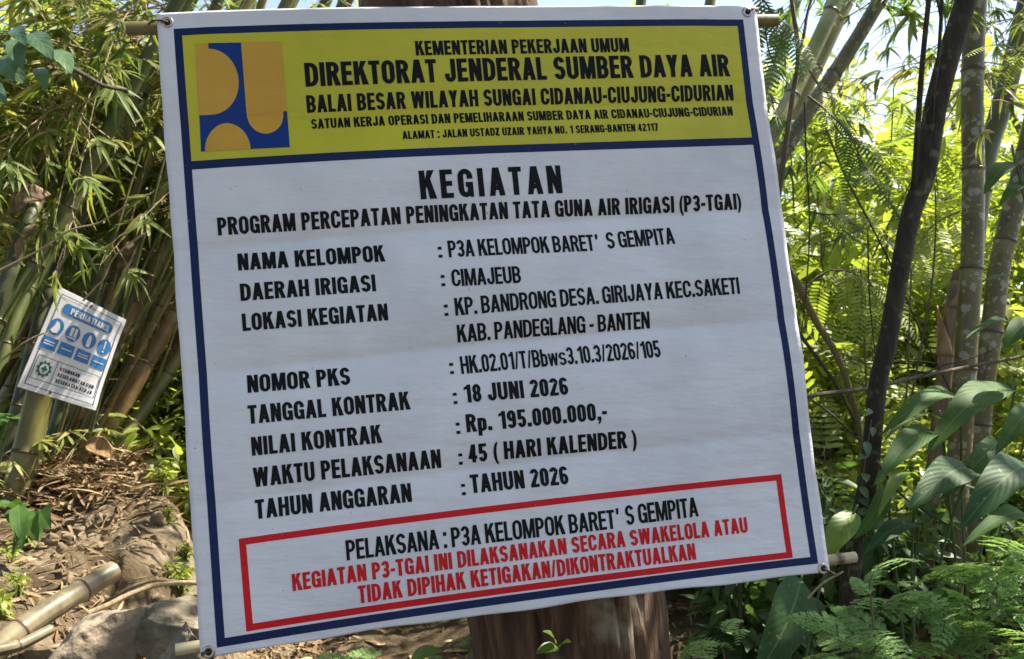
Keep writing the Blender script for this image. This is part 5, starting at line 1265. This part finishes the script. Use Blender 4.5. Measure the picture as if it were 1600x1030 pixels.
tag(mb.obj('cut_culm', M['culm_log'], base=P(-20, 1020, 2.28)), 'thinner cut culm in front of the thick one at the lower left', 'bamboo pole')
stem('bent bamboo strip arching over the slab to the banner', [(140, 958, 2.5), (170, 945, 2.52), (205, 928, 2.56), (250, 914, 2.6), (310, 912, 2.6), (360, 930, 2.6)], .008, 'twig_pale', 'bamboo_strip', 'stick')
stem('second strip lying just behind the bent one', [(160, 945, 2.58), (200, 920, 2.6), (240, 907, 2.62), (275, 908, 2.64)], .006, 'twig', 'bamboo_strip', 'stick')
# dead leaves and straw: uncountable litter
n = 11000
xs = rng.uniform(-3.2, -.6, n); ys = rng.uniform(2.0, 5.0, n); keep = rng.uniform(0, 1, n) < (.35+.65*(np.sin(xs*5)+np.sin(ys*4.3+xs*3) > .25))
xs, ys = xs[keep], ys[keep]; n = len(xs)
mb = MB(); az = rng.uniform(0, 6.28, n)
e = .02; gnx = -(gz(xs+e, ys)-gz(xs-e, ys))/(2*e); gny = -(gz(xs, ys+e)-gz(xs, ys-e))/(2*e); NN = norm(np.stack([gnx, gny, np.ones(n)], 1))
D = np.stack([np.cos(az), np.sin(az), np.zeros(n)], 1); D = D-(D*NN).sum(1, keepdims=True)*NN+NN*rng.normal(.05, .12, (n, 1))
Ls = rng.uniform(.02, .11, n); leaves(mb, np.stack([xs, ys, gz(xs, ys)+rng.uniform(.003, .02, n)], 1), D, NN+rng.normal(0, .4, (n, 3)), Ls, rng.uniform(.002, .013, n), 'lance', droop=.1, fold=.4)
n2 = 4200; xs = rng.uniform(-1, 3.5, n2); ys = rng.uniform(2.0, 6.5, n2); az = rng.uniform(0, 6.28, n2); Ls = rng.uniform(.04, .15, n2)
leaves(mb, np.stack([xs, ys, gz(xs, ys)+rng.uniform(.003, .025, n2)], 1), np.stack([np.cos(az), np.sin(az), rng.normal(.05, .15, n2)], 1), rng.normal(0, .4, (n2, 3))+[0, 0, 1], Ls, rng.uniform(.004, .022, n2), 'lance', droop=.1, fold=.4)
n3 = 1500; az = rng.uniform(0, 6.28, n3); rr_ = np.abs(rng.normal(0, .24, n3)); cc2 = P(110, 735, 3.95)
xs = cc2.x+rr_*np.cos(az)*1.3; ys = cc2.y-.1+rr_*np.sin(az)*.8; a2 = rng.uniform(0, 6.28, n3); Ls = rng.uniform(.05, .2, n3)
leaves(mb, np.stack([xs, ys, gz(xs, ys)+rng.uniform(0, .06, n3)], 1), np.stack([np.cos(a2), np.sin(a2), rng.normal(.25, .35, n3)], 1), rng.normal(0, .6, (n3, 3))+[0, -.3, 1], Ls, rng.uniform(.003, .022, n3), 'lance', droop=.2, fold=.5)
tag(mb.obj('leaf_litter', M['litter']), 'dry brown bamboo leaves and straw scattered over the bank', 'leaf litter', kind='stuff')
bm = bmesh.new(); bmesh.ops.create_icosphere(bm, subdivisions=2, radius=1); IV = np.array([v.co[:] for v in bm.verts]); IF = np.array([[v.index for v in f.verts] for f in bm.faces]); bm.free()
mb = MB()
for k in range(900):
    x, y = rng.uniform(-3, -.75), rng.uniform(2.1, 4.6); r_ = .004+.022*rng.uniform(0, 1)**3.5
    q = IV*(1+.25*rng.normal(0, 1, (len(IV), 1))*.5)*r_*rng.uniform(.6, 1.3, 3); mb.add(q+[x, y, float(gz(x, y))+r_*.3], IF, smooth=False)
tag(mb.obj('soil_clods', M['clod']), 'brown crumbs of earth and small stones on the bank', 'clods', kind='stuff')
print('faces', sum(len(o.data.polygons) for o in SC.objects if o.type == 'MESH'))
